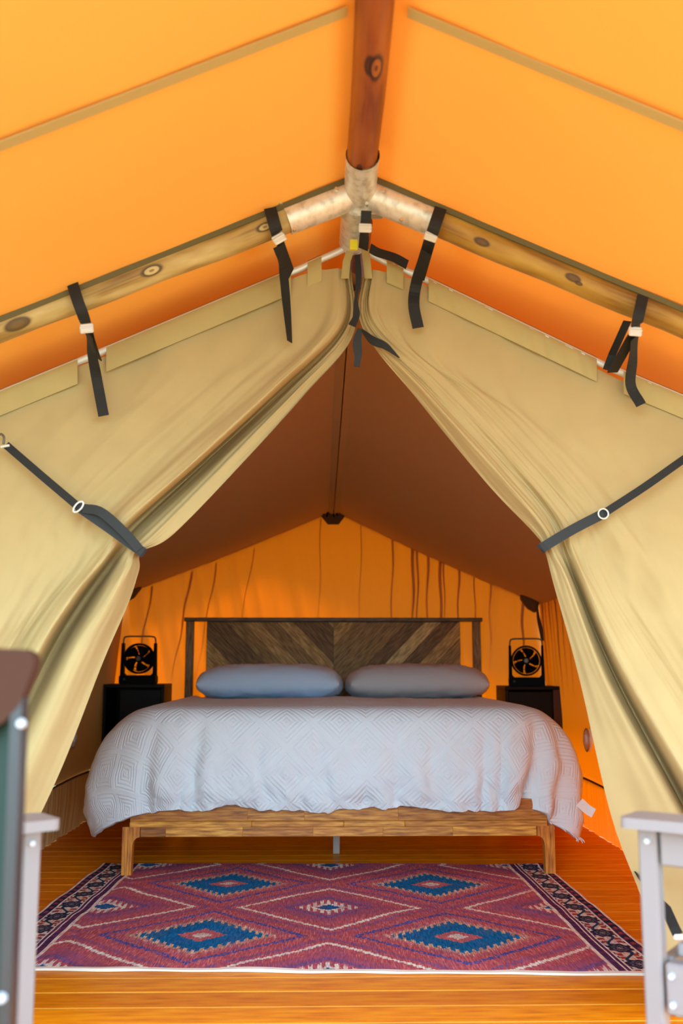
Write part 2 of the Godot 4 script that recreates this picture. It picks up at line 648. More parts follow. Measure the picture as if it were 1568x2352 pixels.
func build_fly() -> void:
	var s := mb(true)
	var rows := []
	var puck := noise(1.3, 12, 2)
	for i in 61:
		var row := []
		for k in range(-32, 33):
			var z := -0.9 - i * 6.4 / 60.0
			var run: float = absf(k) / 32.0 * 2.05
			var p := fly_at(signf(k), run, z)
			p.y += puck.get_noise_2d(run * 2.0 + 9.0 * signf(k), z) * 0.006
			row.append(p)
		rows.append(row)
	sheet(s, rows, [], Vector3.DOWN)
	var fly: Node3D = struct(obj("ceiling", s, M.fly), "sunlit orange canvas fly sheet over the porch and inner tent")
	for z in [-1.805, -3.34, -4.83, -6.33]:
		for side in [-1.0, 1.0]:
			s = mb()
			var pts := []
			for k in 24:
				pts.append(fly_at(side, 0.06 + k * 1.95 / 23.0, z) - Vector3(0, 0.008, 0))
			band(s, pts, 0.03, 0.002, Vector3.DOWN)
			obj("seam_strip", s, M.seam, fly)

	for side in [-1.0, 1.0]:                          # the olive tape the rafters lie along
		s = mb()
		var pts := []
		for k in 24:
			pts.append(fly_at(side, 0.035 + k * 1.95 / 23.0, -2.514) - Vector3(0, 0.010, 0))
		band(s, pts, 0.015, 0.006, Vector3.BACK)
		obj("rafter_tape", s, M.tape, fly)

const EAVE_L := Vector2(-1.42, 1.43)
const EAVE_R := Vector2(1.42, 1.36)
const BACK_Z := -6.85

func ridge_y(z: float) -> float:
	return lerpf(2.10, 2.005, (z - DOOR_Z) / (BACK_Z - DOOR_Z))

func back_z(crease: FastNoiseLite, x: float, y: float) -> float:
	var amp := 0.010 + 0.012 * smoothstep(0.3, 1.3, absf(x))
	var fold := crease.get_noise_2d(x * 5.0 + y * (0.9 if x < 0 else -0.1), y * 0.25) * amp * 1.8
	var hang := 0.0
	for q in [[0.40, 0.02, 0.016], [0.545, 0.014, 0.020], [0.64, 0.02, 0.012], [0.735, 0.025, 0.014], [0.86, 0.02, 0.012], [1.0, 0.02, 0.010], [-1.05, 0.03, 0.012], [-0.9, 0.03, 0.009], [-1.30, 0.02, 0.015], [1.27, 0.02, 0.02]]:
		var lean: float = 0.16 * (y - 1.3) if q[0] < 0 else 0.02 * (y - 1.3)
		hang += q[2] * exp(-pow((x - q[0] - lean) / q[1], 2.0)) * smoothstep(0.5, 1.6, y)
	return BACK_Z + fold - hang

func build_room() -> void:
	# inner roof, two slopes with a ridge cap
	var s := mb(true)
	var rows := []
	for i in 41:
		var z := lerpf(DOOR_Z - 0.02, BACK_Z - 0.03, i / 40.0)
		var row := []
		for k in range(-16, 17):
			var f: float = absf(k) / 16.0
			var e := EAVE_L if k < 0 else EAVE_R
			var p := Vector3(e.x * f, lerpf(ridge_y(z), e.y + 0.05 * (z - BACK_Z) / 4.0, f), z)
			p.y -= 0.018 * sin(f * PI) * (1.0 + 0.3 * sin(z * 2.0))
			row.append(p)
		rows.append(row)
	sheet(s, rows, [], Vector3.DOWN)
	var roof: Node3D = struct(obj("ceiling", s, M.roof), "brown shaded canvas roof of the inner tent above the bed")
	s = mb()
	for side in [-1.0, 1.0]:
		var pts := []
		for i in 21:
			var z := lerpf(DOOR_Z - 0.1, BACK_Z, i / 20.0)
			pts.append(Vector3(side * 0.028, ridge_y(z) - 0.02, z))
		band(s, pts, 0.055, 0.003, Vector3(side * 0.4, -1, 0))
	obj("ridge_seam", s, M.roof, roof)
	for side in [-1.0, 1.0]:
		s = mb()
		var e := EAVE_L if side < 0 else EAVE_R
		var pts := []
		for i in 25:
			var f := 0.02 + 0.96 * i / 24.0
			pts.append(Vector3(e.x * f, lerpf(ridge_y(-3.2), e.y + 0.05, f) - 0.018 * sin(f * PI) - 0.006, -3.25))
		band(s, pts, 0.02, 0.002, Vector3.DOWN)
		obj("seam_strip", s, M.roof, roof)
	# back wall with hanging wrinkles
	var crease := noise(1.6, 40, 3)
	s = mb(true)
	rows = []
	for i in 49:
		var row := []
		for k in 161:
			var x := lerpf(-1.60, 1.56, k / 160.0)
			var e := EAVE_L if x < 0 else EAVE_R
			var f := clampf(absf(x) / absf(e.x), 0.0, 1.0)
			var top := lerpf(ridge_y(BACK_Z), e.y, f) + 0.012
			var y := lerpf(top, 0.0, i / 48.0)
			row.append(Vector3(x, y, back_z(crease, x, y)))
		rows.append(row)
	sheet(s, rows, [], Vector3.BACK)
	var back: Node3D = struct(obj("wall_back", s, M.wall), "glowing orange canvas back wall with hanging creases")
	for q in [[0.40, 0.012], [0.545, 0.020], [0.575, 0.012], [0.645, 0.016], [0.735, 0.022], [0.76, 0.010], [0.86, 0.014], [0.97, 0.010], [1.08, 0.010], [-1.02, 0.016], [-0.86, 0.010], [-1.27, 0.014], [1.30, 0.02], [-0.10, 0.006], [0.18, 0.006], [-0.62, 0.006]]:
		s = mb(true)                                  # pleats: the cloth lies doubled there
		var f0 := clampf(absf(q[0]) / 1.42, 0.0, 1.0)
		var top := lerpf(ridge_y(BACK_Z), EAVE_L.y if q[0] < 0 else EAVE_R.y, f0) - 0.01
		var pl := []
		var lean := 0.16 if q[0] < -0.3 else 0.02
		for i in 14:
			var y := lerpf(top, 0.85, i / 13.0)
			var w: float = q[1] * (1.0 - 0.85 * i / 13.0)
			var x: float = q[0] + lean * (y - 1.3) + 0.006 * sin(i * 0.9 + q[0] * 30.0)
			pl.append([Vector3(x - w * 0.6, y, back_z(crease, x - w * 0.6, y) - 0.002), Vector3(x, y, back_z(crease, x, y) - 0.004), Vector3(x + w * 0.6, y, back_z(crease, x + w * 0.6, y) - 0.002)])
		sheet(s, pl, [], Vector3.BACK)
		obj("pleat", s, M.wall, back)
	# side walls: an upper panel, a seam, and a pleated skirt
	for side in [-1, 1]:
		var e := EAVE_L if side < 0 else EAVE_R
		var foot := -1.55 if side < 0 else 1.49
		var seam_y := 0.30 if side < 0 else 0.285
		s = mb(true)
		rows = []
		for i in 21:
			var row := []
			for k in 121:
				var z := lerpf(DOOR_Z, BACK_Z, k / 120.0)
				var top := e.y + 0.05 * (z - BACK_Z) / 4.0
				var y := lerpf(top + 0.014, seam_y, i / 20.0)
				var f := (top - y) / top
				var drape := (0.012 if side > 0 else 0.006) * (1.0 - 0.7 * i / 20.0)
				var w := crease.get_noise_2d(z * 9.0 + 40.0 * side, y * 0.3) * drape
				row.append(Vector3(lerpf(e.x, foot, f) + w, y, z))
			rows.append(row)
		sheet(s, rows, [], Vector3(-side, 0, 0))
		var wall: Node3D = struct(obj("wall_left" if side < 0 else "wall_right", s, M.wall_shaded if side < 0 else M.wall), "shaded tan canvas side wall beside the left nightstand" if side < 0 else "glowing orange canvas side wall beside the right nightstand")
		for q in ([[-6.76, 0.02], [-6.68, 0.014], [-6.57, 0.02], [-6.50, 0.012], [-6.40, 0.02], [-6.26, 0.012], [-6.12, 0.018], [-5.86, 0.012]] if side > 0 else []):
			s = mb(true)                              # the cloth lies doubled in these hanging pleats
			var pl := []
			for i in 14:
				var top: float = e.y + 0.05 * (q[0] - BACK_Z) / 4.0
				var y := lerpf(top, 0.75, i / 13.0)
				var f := (top - y) / top
				var half: float = q[1] * (1.0 - 0.8 * i / 13.0)
				var line := []
				for d in [-half, 0.0, half]:
					var z: float = q[0] + d + 0.004 * sin(i * 0.8 + q[0] * 9.0)
					line.append(Vector3(lerpf(e.x, foot, f) + crease.get_noise_2d(z * 9.0 + 40.0, y * 0.3) * 0.012 * (1.0 - 0.7 * i / 20.0) + 0.004, y, z))
				pl.append(line)
			sheet(s, pl, [], Vector3(-side, 0, 0))
			obj("pleat", s, M.wall, wall)
		s = mb(true)
		rows = []
		for i in 9:
			var row := []
			for k in 361:
				var z := lerpf(DOOR_Z, BACK_Z, k / 360.0)
				var y := lerpf(seam_y + 0.005, 0.0, i / 8.0)
				var top := e.y
				var f := (top - y) / top
				var w := (sin(z * 70.0 + crease.get_noise_1d(z * 4.0) * 6.0) * 0.017 + crease.get_noise_1d(z * 30.0) * 0.01) * smoothstep(-0.2, 0.5, i / 8.0) * (1.0 if side < 0 else 0.45)
				row.append(Vector3(lerpf(e.x, foot, f) + w - side * 0.012, y, z))
			rows.append(row)
		sheet(s, rows, [], Vector3(-side, 0, 0))
		obj("wall_skirt", s, M.wall_shaded if side < 0 else M.wall, wall)
		s = mb(true)
		var pts := []
		for k in 31:
			var z := lerpf(DOOR_Z - 0.05, BACK_Z + 0.02, k / 30.0)
			pts.append(Vector3(lerpf(e.x, foot, (e.y - seam_y) / e.y) - side * 0.012, seam_y + 0.004 * sin(z * 5.0), z))
		tube(s, pts, 0.006, 6)
		obj("seam_piping", s, M.gusset, wall)
	# dark reinforcements where the poles press on the roof
	s = mb()
	var zb := BACK_Z + 0.03
	prism(s, PackedVector2Array([Vector2(-0.10, -0.005), Vector2(0, 0.05), Vector2(0.10, -0.005), Vector2(0.04, -0.085), Vector2(-0.035, -0.085)]), 0.02, Transform3D(Basis(), Vector3(-0.005, ridge_y(zb) - 0.012, zb)))
	obj("peak_patch", s, M.gusset, roof)
	for side in [-1, 1]:
		var e := EAVE_L if side < 0 else EAVE_R
		s = mb(true)
		var c := Vector3(e.x - side * (0.085 if side > 0 else 0.055), e.y + 0.045, zb + 0.02)
		tube(s, [c + Vector3(0, 0.05, 0), c, c + Vector3(side * 0.03, -0.06, 0), c + Vector3(side * 0.045, -0.10, 0)], [0.06, 0.06, 0.045, 0.012], 14)
		obj("corner_patch", s, M.gusset, roof)

func build_frame() -> void:
	var z := -2.55
	var j := at(829, 440, z)
	# ridge pole, socketed into the bracket
	var pole := thing("ridge_pole", "thick orange-brown round timber ridge pole running overhead to the viewer", "pole", Vector3(0.02, 2.2, -1.6))
	var s := mb(true)
	var run := []
	for k in 25:
		var f := k / 24.0
		run.append(Vector3(0.012 + 0.003 * sin(f * 7.0), 2.222 + 0.003 * sin(f * 5.0), lerpf(-2.40, -0.95, f)))
	tube(s, run, 0.039, 24)
	obj("log", s, M.ridge, pole)
	var rear := thing("ridge_pole", "dark brown rear ridge pole behind the bracket, above the canvas door", "pole", Vector3(0.02, 2.2, -4.5))
	s = mb(true)
	tube(s, [Vector3(0.02, 2.2, -2.7), Vector3(0.02, 2.2, -4.5), Vector3(0.02, 2.2, -6.9)], 0.037, 20)
	obj("log", s, M.ridge, rear)
	# galvanised four way bracket
	var br := thing("pole_bracket", "galvanised steel tube bracket joining the ridge pole and both rafters", "bracket", j)
	s = mb(true)
	tube(s, [Vector3(0.014, 2.224, -2.36), Vector3(0.014, 2.219, -2.48), Vector3(0.014, 2.205, -2.58)], [0.0435, 0.0435, 0.042], 24, false, false)
	tube(s, [Vector3(0.014, 2.224, -2.36), Vector3(0.014, 2.219, -2.48)], 0.0405, 24, false, false)
	obj("front_socket", s, M.zinc, br)
	s = mb(true)
	tube(s, [Vector3(0.008, 2.195, -2.56), Vector3(0.004, 2.185, -2.80)], 0.042, 24)
	obj("rear_socket", s, M.zinc, br)
	var ends := {-1: at(-420, 912, z), 1: at(2000, 922, z)}
	var starts := {-1: at(826, 441, z), 1: at(834, 441, z)}
	for side in [-1, 1]:
		var d: Vector3 = (ends[side] - starts[side]).normalized()
		s = mb(true)
		tube(s, [starts[side] - d * 0.01, starts[side] + d * 0.10, starts[side] + d * 0.215], 0.0415, 24, false, true)
		obj("side_socket", s, M.zinc, br)
		s = mb(true)
		tube(s, [starts[side] + d * 0.215, starts[side] + d * 0.2155], [0.0425, 0.0425], 24)
		obj("socket_lip", s, M.zinc, br)
	var bolts := [[797, 350], [796, 385], [772, 438], [880, 440], [676, 530], [645, 470], [921, 508], [842, 472]]
	for q in bolts:
		s = mb(true)
		var p := at(q[0], q[1], z + 0.035)
		tube(s, [p, p + Vector3(0, 0.001, 0.012)], 0.005, 8)
		obj("bolt", s, M.steel, br)
	s = mb()
	box(s, at(782, 491, -2.57), at(878, 486, -2.60), 0.001)
	obj("cross_pin", s, M.steel, br)
	# rafters
	for side in [-1, 1]:
		var d: Vector3 = (ends[side] - starts[side]).normalized()
		var r := thing("rafter", "grey-gold round timber rafter sloping down to the left, under the fly" if side < 0 else "honey-coloured knotty round timber rafter sloping down to the right, under the fly", "rafter", starts[side] + d * 0.9)
		s = mb(true)
		var pts := []
		for k in 20:
			var p: Vector3 = starts[side].lerp(ends[side], 0.09 + 0.9 * k / 19.0)
			pts.append(p + Vector3(0, 0.002 * sin(k * 1.3), 0))
		tube(s, pts, 0.0375, 24)
		obj("log", s, M.rafter if side < 0 else M.rafter_gold, r)

# ---------------------------------------------------------------- the canvas door
func flap(cols_px: Array, offs: Array, nr: int, nc: int, sd: int) -> Array:
	var grid := []
	for r in cols_px.size():
		var row := []
		for c in cols_px[r].size():
			row.append(at(cols_px[r][c][0], cols_px[r][c][1], DOOR_Z + offs[r][c]))
		grid.append(row)
	var down := []                                  # each control column made smooth
	for c in grid[0].size():
		var line := []
		for r in grid.size():
			line.append(grid[r][c])
		down.append(smoothed(line, nr))
	var crease := noise(1.4, sd, 3)
	var rows := []
	for r in nr:
		var line := []
		for c in down.size():
			line.append(down[c][r])
		var row := smoothed(line, nc)
		for c in nc:
			var v: Vector3 = row[c]
			v.z += crease.get_noise_2d(c * 0.05, r * 0.012) * 0.016
			row[c] = v
		rows.append(row)
	return rows

func rod_y(x: float) -> float:
	var pts := [[-500, 1115], [0, 905], [182, 830], [690, 617], [765, 583], [810, 562], [845, 580], [886, 602], [955, 632], [1400, 845], [1568, 915], [2100, 1146]]
	for k in pts.size() - 1:
		if x <= pts[k + 1][0]:
			return lerpf(pts[k][1], pts[k + 1][1], (x - pts[k][0]) / float(pts[k + 1][0] - pts[k][0]))
	return 1146.0

func build_doors() -> void:
	var left := [
		[[806, 620], [800, 620], [793, 619], [785, 618], [720, 626], [560, 684], [330, 779], [60, 892], [-417, 1092]],
		[[812, 765], [800, 757], [786, 752], [774, 748], [690, 765], [520, 815], [290, 895], [20, 990], [-417, 1190]],
		[[702, 903], [676, 895], [648, 894], [636, 886], [560, 890], [410, 930], [200, 1000], [-40, 1070], [-417, 1260]],
		[[563, 1058], [515, 1055], [466, 1063], [453, 1054], [390, 1045], [270, 1060], [110, 1100], [-90, 1160], [-417, 1330]],
		[[398, 1228], [345, 1222], [305, 1209], [292, 1199], [240, 1190], [150, 1192], [30, 1215], [-140, 1265], [-417, 1405]],
		[[326, 1268], [306, 1262], [284, 1252], [266, 1243], [225, 1242], [140, 1250], [20, 1280], [-150, 1340], [-417, 1460]],
		[[318, 1310], [284, 1308], [250, 1300], [232, 1293], [190, 1300], [100, 1325], [-20, 1365], [-180, 1425], [-417, 1530]],
		[[290, 1395], [238, 1395], [186, 1388], [162, 1382], [115, 1395], [40, 1420], [-70, 1462], [-210, 1515], [-417, 1605]],
		[[237, 1518], [168, 1520], [112, 1512], [84, 1506], [40, 1520], [-25, 1540], [-120, 1570], [-240, 1620], [-417, 1700]],
		[[130, 1790], [45, 1790], [-20, 1788], [-48, 1785], [-85, 1790], [-130, 1800], [-190, 1820], [-280, 1850], [-417, 1900]],
		[[-20, 2100], [-95, 2100], [-140, 2100], [-165, 2098], [-190, 2100], [-225, 2100], [-270, 2110], [-330, 2120], [-417, 2130]],
		[[-130, 2356], [-190, 2356], [-225, 2356], [-245, 2356], [-265, 2356], [-295, 2356], [-330, 2356], [-370, 2356], [-417, 2356]]]
	var lo := [
		[0, 0, 0, 0, 0, 0, 0, 0, 0],
		[-0.02, -0.02, -0.03, 0.03, 0.0, 0, 0, 0, 0],
		[-0.03, -0.035, -0.08, 0.055, 0.004, 0, 0, 0, 0],
		[-0.04, -0.045, -0.11, 0.07, 0.002, 0, 0, 0, 0],
		[-0.03, -0.025, -0.09, 0.045, -0.008, -0.006, 0, 0, 0],
		[-0.02, 0.015, -0.03, 0.018, -0.01, -0.02, -0.006, 0, 0],
		[-0.03, 0.035, -0.08, 0.035, -0.015, -0.02, 0, 0, 0],
		[-0.03, 0.04, -0.11, 0.05, -0.03, 0, 0, 0, 0],
		[-0.03, 0.04, -0.10, 0.05, -0.04, 0.01, 0, 0, 0],
		[-0.02, 0.03, -0.06, 0.04, -0.04, 0.03, 0, 0, 0],
		[-0.02, 0.03, -0.05, 0.03, -0.03, 0.03, 0, 0, 0],
		[-0.02, 0.03, -0.04, 0.03, -0.02, 0.02, 0, 0, 0]]
	var right := [
		[[836, 620], [844, 620], [852, 621], [862, 622], [940, 640], [1130, 732], [1400, 860], [1700, 990], [2040, 1138]],
		[[831, 752], [840, 748], [850, 744], [868, 740], [950, 790], [1140, 885], [1410, 1015], [1720, 1140], [2040, 1290]],
		[[962, 922], [980, 904], [994, 888], [1010, 878], [1080, 905], [1230, 985], [1460, 1125], [1740, 1255], [2040, 1420]],
		[[1118, 1112], [1145, 1088], [1162, 1068], [1180, 1056], [1235, 1075], [1350, 1135], [1530, 1245], [1770, 1375], [2040, 1560]],
		[[1222, 1222], [1248, 1208], [1268, 1196], [1286, 1190], [1330, 1198], [1420, 1240], [1570, 1335], [1790, 1485], [2040, 1680]],
		[[1248, 1262], [1268, 1262], [1290, 1258], [1308, 1254], [1345, 1264], [1430, 1312], [1590, 1420], [1800, 1570], [2040, 1740]],
		[[1270, 1340], [1306, 1341], [1322, 1340], [1342, 1336], [1380, 1348], [1458, 1400], [1610, 1500], [1810, 1640], [2040, 1800]],
		[[1330, 1560], [1386, 1556], [1412, 1552], [1432, 1540], [1500, 1548], [1570, 1575], [1690, 1650], [1850, 1760], [2040, 1890]],
		[[1400, 1865], [1545, 1858], [1572, 1850], [1598, 1835], [1665, 1840], [1730, 1850], [1810, 1890], [1920, 1960], [2040, 2040]],
		[[1482, 2090], [1655, 2090], [1685, 2090], [1720, 2080], [1770, 2085], [1820, 2090], [1880, 2110], [1950, 2140], [2040, 2180]],
		[[1558, 2356], [1735, 2356], [1760, 2356], [1795, 2356], [1840, 2356], [1885, 2356], [1930, 2356], [1985, 2356], [2040, 2356]]]
	var ro := [
		[0, 0, 0, 0, 0, 0, 0, 0, 0],
		[-0.01, 0.0, -0.004, 0.004, 0, 0, 0, 0, 0],
		[-0.03, 0.012, -0.006, 0.004, 0, 0.006, 0, 0, 0],
		[-0.04, 0.022, -0.012, 0.004, 0, 0.01, -0.004, 0, 0],
		[-0.03, 0.025, -0.020, 0.010, 0, 0.008, 0, 0, 0],
		[-0.02, 0.015, -0.020, 0.012, -0.006, -0.01, 0, 0, 0],
		[-0.03, 0.015, -0.05, 0.03, 0.0, -0.015, 0, 0, 0],
		[-0.05, 0.015, -0.07, 0.045, 0.006, -0.03, 0, 0, 0],
		[-0.06, 0.015, -0.08, 0.05, 0.012, -0.04, 0, 0, 0],
		[-0.06, 0.02, -0.10, 0.06, 0.02, -0.04, 0, 0, 0],
		[-0.06, 0.02, -0.08, 0.05, 0.02, -0.03, 0, 0, 0]]
	for side in [-1, 1]:
		var d := thing("door_curtain", "khaki canvas door curtain tied back to the left" if side < 0 else "khaki canvas door curtain tied back to the right", "curtain", at(-400 if side < 0 else 2000, 2356, DOOR_Z))
		var s := mb(true)
		sheet(s, flap(left if side < 0 else right, lo if side < 0 else ro, 150, 130, 60 + side), [], Vector3.BACK)
		obj("panel", s, M.door, d)
		var spans := [[-417, 178], [244, 668], [706, 738]] if side < 0 else [[888, 926], [984, 1370], [1432, 2040]]
		for sp in spans:
			s = mb(true)
			var n := maxi(6, int((sp[1] - sp[0]) / 9.0))
			var rows := [[], [], [], [], [], []]
			var ruff := noise(0.02, 70 + side, 2)
			for k in n + 1:
				var x := lerpf(sp[0], sp[1], float(k) / n)
				var y := rod_y(x)
				var w := ruff.get_noise_1d(x * (3.0 if side > 0 else 1.0)) * (0.006 if side > 0 else 0.002)
				var deep := 50.0 if side < 0 else 46.0
				rows[0].append(at(x, y, DOOR_Z - 0.014))
				rows[1].append(at(x, y - 11, DOOR_Z - 0.002))
				rows[2].append(at(x, y - 6, DOOR_Z + 0.010))
				rows[3].append(at(x, y + 8, DOOR_Z + 0.014 + w))
				rows[4].append(at(x, y + deep * 0.6, DOOR_Z + 0.013 + w))
				rows[5].append(at(x, y + deep, DOOR_Z + 0.011))
			sheet(s, rows, [], Vector3.BACK)
			obj("hem", s, M.hem, d)
		# the canvas tongue that rises to the peak
		s = mb(true)
		var t := [[806, 570], [796, 600], [792, 640]] if side < 0 else [[838, 572], [842, 600], [846, 640]]
		var rows := []
		for q in t:
			rows.append([at(q[0] - 9, q[1], DOOR_Z + 0.02), at(q[0], q[1], DOOR_Z + 0.026), at(q[0] + 9, q[1], DOOR_Z + 0.02)])
		sheet(s, rows, [], Vector3.BACK)
		obj("peak_tongue", s, M.hem, d)
		# hem rod, seen where the hem is cut away
		var rod := thing("hem_rod", "white metal rod through the hem of the left door curtain" if side < 0 else "white metal rod through the hem of the right door curtain", "rod", at(330 if side < 0 else 1300, rod_y(330 if side < 0 else 1300), DOOR_Z))
		s = mb(true)
		var pts := []
		for x in ([795, 765, 690, 440, 182, 0, -400] if side < 0 else [848, 886, 955, 1180, 1400, 1568, 2030]):
			pts.append(at(x, rod_y(x), DOOR_Z))
		tube(s, pts, 0.0105, 12)
		obj("tube", s, M.bright, rod)

# ---------------------------------------------------------------- straps
func strap(label: String, over: Array, buckle: Array, tail: Array, width := 0.030, group := "") -> Node3D:
	var root := thing("hanging_strap", label, "strap", at(over[-1][0], over[-1][1], over[-1][2]), 0.0, group)
	var f := func(list):
		var r := []
		for q in list:
			r.append(at(q[0], q[1], q[2]))
		return smoothed(r, 18)
	var s := mb()
	band(s, f.call(over), width, 0.003, Vector3.BACK)
	obj("webbing", s, M.web, root)
	s = mb()
	var b := at(buckle[0], buckle[1], buckle[2])
	var d: Vector3 = (at(over[-1][0], over[-1][1], over[-1][2]) - at(over[0][0], over[0][1], over[0][2])).normalized()
	d.z = 0
	var bx := Transform3D(Basis(Vector3(-d.y, d.x, 0).normalized(), d.normalized(), Vector3.BACK), b)
	var bars := mb()
	box(bars, Vector3(-0.0175, -0.013, 0.006), Vector3(0.0175, 0.013, 0.013), 0.003, bx)
	box(bars, Vector3(-0.0175, -0.0045, 0.012), Vector3(0.0175, 0.0015, 0.016), 0.002, bx)
	obj("buckle", bars, M.bright, root)
	if tail.size():
		s = mb()
		var pts: Array = f.call(tail)
		var w := []
		var face := []
		for k in pts.size():
			var t := float(k) / (pts.size() - 1)
			var a: float = tail[0][3] * t if tail[0].size() > 3 else 0.0
			face.append(Vector3(sin(a), 0, cos(a)))
			w.append(width)
		band(s, pts, w, 0.0022, face)
		obj("tail", s, M.web, root)
	return root

func build_straps() -> void:
	var zf := -2.50
	strap("black webbing strap from far left rafter to the door hem, pointed tail hanging", [[166, 650, -2.495], [178, 690, -2.485], [190, 722, -2.50], [201, 755, -2.56], [224, 822, -2.75]], [201, 757, -2.515], [[204, 768, -2.54], [212, 815, -2.66], [222, 870, -2.74, 1.3], [238, 955, -2.75]], 0.030)
	strap("black webbing strap from left rafter beside the bracket, long twisted tail", [[620, 478, -2.495], [628, 508, -2.485], [635, 532, -2.50], [642, 556, -2.56], [668, 628, -2.75]], [641, 551, -2.515], [[640, 565, -2.54, 1.2], [650, 620, -2.66], [657, 690, -2.73], [665, 785, -2.74]], 0.033)
	strap("black webbing strap from right rafter beside the bracket, straight hanging tail", [[1012, 478, -2.495], [1001, 510, -2.485], [993, 534, -2.50], [985, 558, -2.56], [962, 640, -2.755]], [988, 547, -2.515], [[978, 580, -2.57], [956, 650, -2.74], [950, 700, -2.75], [960, 753, -2.75]], 0.033)
	strap("black webbing strap from far right rafter, tail curling outward", [[1476, 680, -2.495], [1468, 716, -2.485], [1462, 742, -2.50], [1452, 770, -2.56], [1406, 855, -2.76]], [1456, 764, -2.52], [[1457, 775, -2.55], [1452, 830, -2.66], [1448, 885, -2.72], [1472, 930, -2.72]], 0.030)
	strap("black webbing strap below the steel bracket, yellow tag beside it", [[841, 484, -2.52], [840, 505, -2.53], [838, 525, -2.56], [834, 572, -2.70]], [838, 527, -2.545], [[850, 570, -2.68], [868, 580, -2.70], [905, 592, -2.74], [935, 608, -2.76]], 0.028)
	var s := mb()
	var root: Node3D = get_node("hanging_strap_003")
	# second leg of the far right loop
	band(s, [at(1440, 738, -2.62), at(1405, 815, -2.75), at(1392, 850, -2.77)], 0.022, 0.003, Vector3.BACK)
	obj("webbing", s, M.web, root)
	s = mb()
	box(s, at(803, 572, -2.66), at(821, 553, -2.67), 0.001)
	obj("yellow_tag", s, M.yellow, get_node("hanging_strap_004"))
	# zip tape down the middle and its flapping ends
	var zip := thing("zip_tape", "dark twisted zip tape hanging at the peak where both curtains meet", "zip", at(822, 700, DOOR_Z + 0.05))
	s = mb()
	band(s, smoothed([at(820, 585, DOOR_Z + 0.045), at(823, 640, DOOR_Z + 0.045), at(817, 690, DOOR_Z + 0.045), at(818, 725, DOOR_Z + 0.045), at(808, 748, DOOR_Z + 0.05)], 24), [0.016, 0.016, 0.017, 0.018, 0.018, 0.018, 0.017, 0.016, 0.014, 0.011, 0.009, 0.010, 0.012, 0.014, 0.016, 0.018, 0.02, 0.02, 0.019, 0.019, 0.02, 0.021, 0.022, 0.022], 0.003, Vector3.BACK)
	obj("tape", s, M.web, zip)
	s = mb()
	band(s, smoothed([at(826, 755, DOOR_Z + 0.02), at(820, 785, DOOR_Z + 0.02), at(822, 815, DOOR_Z + 0.02), at(819, 842, DOOR_Z + 0.02)], 14), [0.012, 0.016, 0.02, 0.023, 0.025, 0.026, 0.026, 0.025, 0.024, 0.022, 0.02, 0.019, 0.018, 0.017], 0.004, Vector3.BACK)
	obj("pull_tab", s, M.web_grey, zip)
	s = mb()
	band(s, smoothed([at(830, 757, DOOR_Z + 0.02), at(856, 782, DOOR_Z + 0.035), at(885, 795, DOOR_Z + 0.04), at(917, 822, DOOR_Z + 0.035)], 16), [0.006, 0.010, 0.014, 0.018, 0.022, 0.024, 0.025, 0.025, 0.024, 0.022, 0.020, 0.017, 0.013, 0.010, 0.006, 0.003], 0.003, Vector3.BACK)
	obj("zip_flap", s, M.web, zip)
	# tie backs
	for side in [-1, 1]:
		var label := "dark webbing tie-back strap holding the left curtain, hooked at far left" if side < 0 else "dark webbing tie-back strap holding the right curtain, with round ring buckle"
		var path: Array = [[14, 1022], [95, 1092], [180, 1164], [255, 1216], [324, 1266]] if side < 0 else [[1568, 1056], [1480, 1118], [1385, 1180], [1315, 1216], [1248, 1256]]
		var t := thing("tieback_strap", label, "strap", at(path[2][0], path[2][1], DOOR_Z + 0.06))
		var a := []
		for q in path:
			a.append(at(q[0], q[1], DOOR_Z + 0.055))
		if side > 0:
			a.push_front(at(1650, 1000, DOOR_Z + 0.05))
		s = mb()
		band(s, smoothed(a.slice(0, 3 if side < 0 else 4), 16), 0.022, 0.003, Vector3.BACK)
		obj("webbing", s, M.web, t)
		s = mb()
		var last := a.slice(2 if side < 0 else 3)
		last.append(at(330 if side < 0 else 1244, 1270 if side < 0 else 1259, DOOR_Z + 0.02))
		last.append(at(322 if side < 0 else 1250, 1266 if side < 0 else 1256, DOOR_Z - 0.06))
		band(s, smoothed(last, 18), 0.028, 0.003, Vector3.BACK)
		obj("wrap", s, M.web_grey, t)
		if side < 0:
			s = mb()
			band(s, smoothed([at(190, 1168, DOOR_Z + 0.06), at(232, 1176, DOOR_Z + 0.075), at(285, 1222, DOOR_Z + 0.07), at(320, 1262, DOOR_Z + 0.06)], 14), 0.026, 0.003, Vector3.BACK)
			obj("wrap", s, M.web_grey, t)
		s = mb(true)
		var c := at(path[2][0], path[2][1], DOOR_Z + 0.062)
		var axis: Vector3 = (a[2] - a[1]).normalized()
		var up := Vector3(-axis.y, axis.x, 0)
		if side < 0:
			var e := []
			for k in 24:
				e.append(c + axis * 0.009 * cos(TAU * k / 24) + up * 0.018 * sin(TAU * k / 24))
			tube(s, e, 0.003, 8, true)
		else:
			tube(s, circle(c, 0.014, axis, up, 24), 0.0022, 8, true)
		obj("ring", s, M.bright, t)
		if side < 0:
			s = mb(true)
			tube(s, [at(2, 1026, DOOR_Z + 0.06), at(22, 1023, DOOR_Z + 0.06)], 0.004, 8)
			obj("hook_bar", s, M.bright, t)
			s = mb(true)
			tube(s, smoothed([at(8, 1020, DOOR_Z + 0.06), at(9, 1004, DOOR_Z + 0.06), at(2, 997, DOOR_Z + 0.05), at(-6, 1004, DOOR_Z + 0.03)], 12), 0.0035, 8)
			obj("hook", s, M.fan_pale, t)
	# lower right strap with a clip, between the chair and the curtain
	var low := thing("ground_strap", "dark strap with pale buckle low on the right curtain behind the armchair", "strap", at(1550, 2130, -2.5))
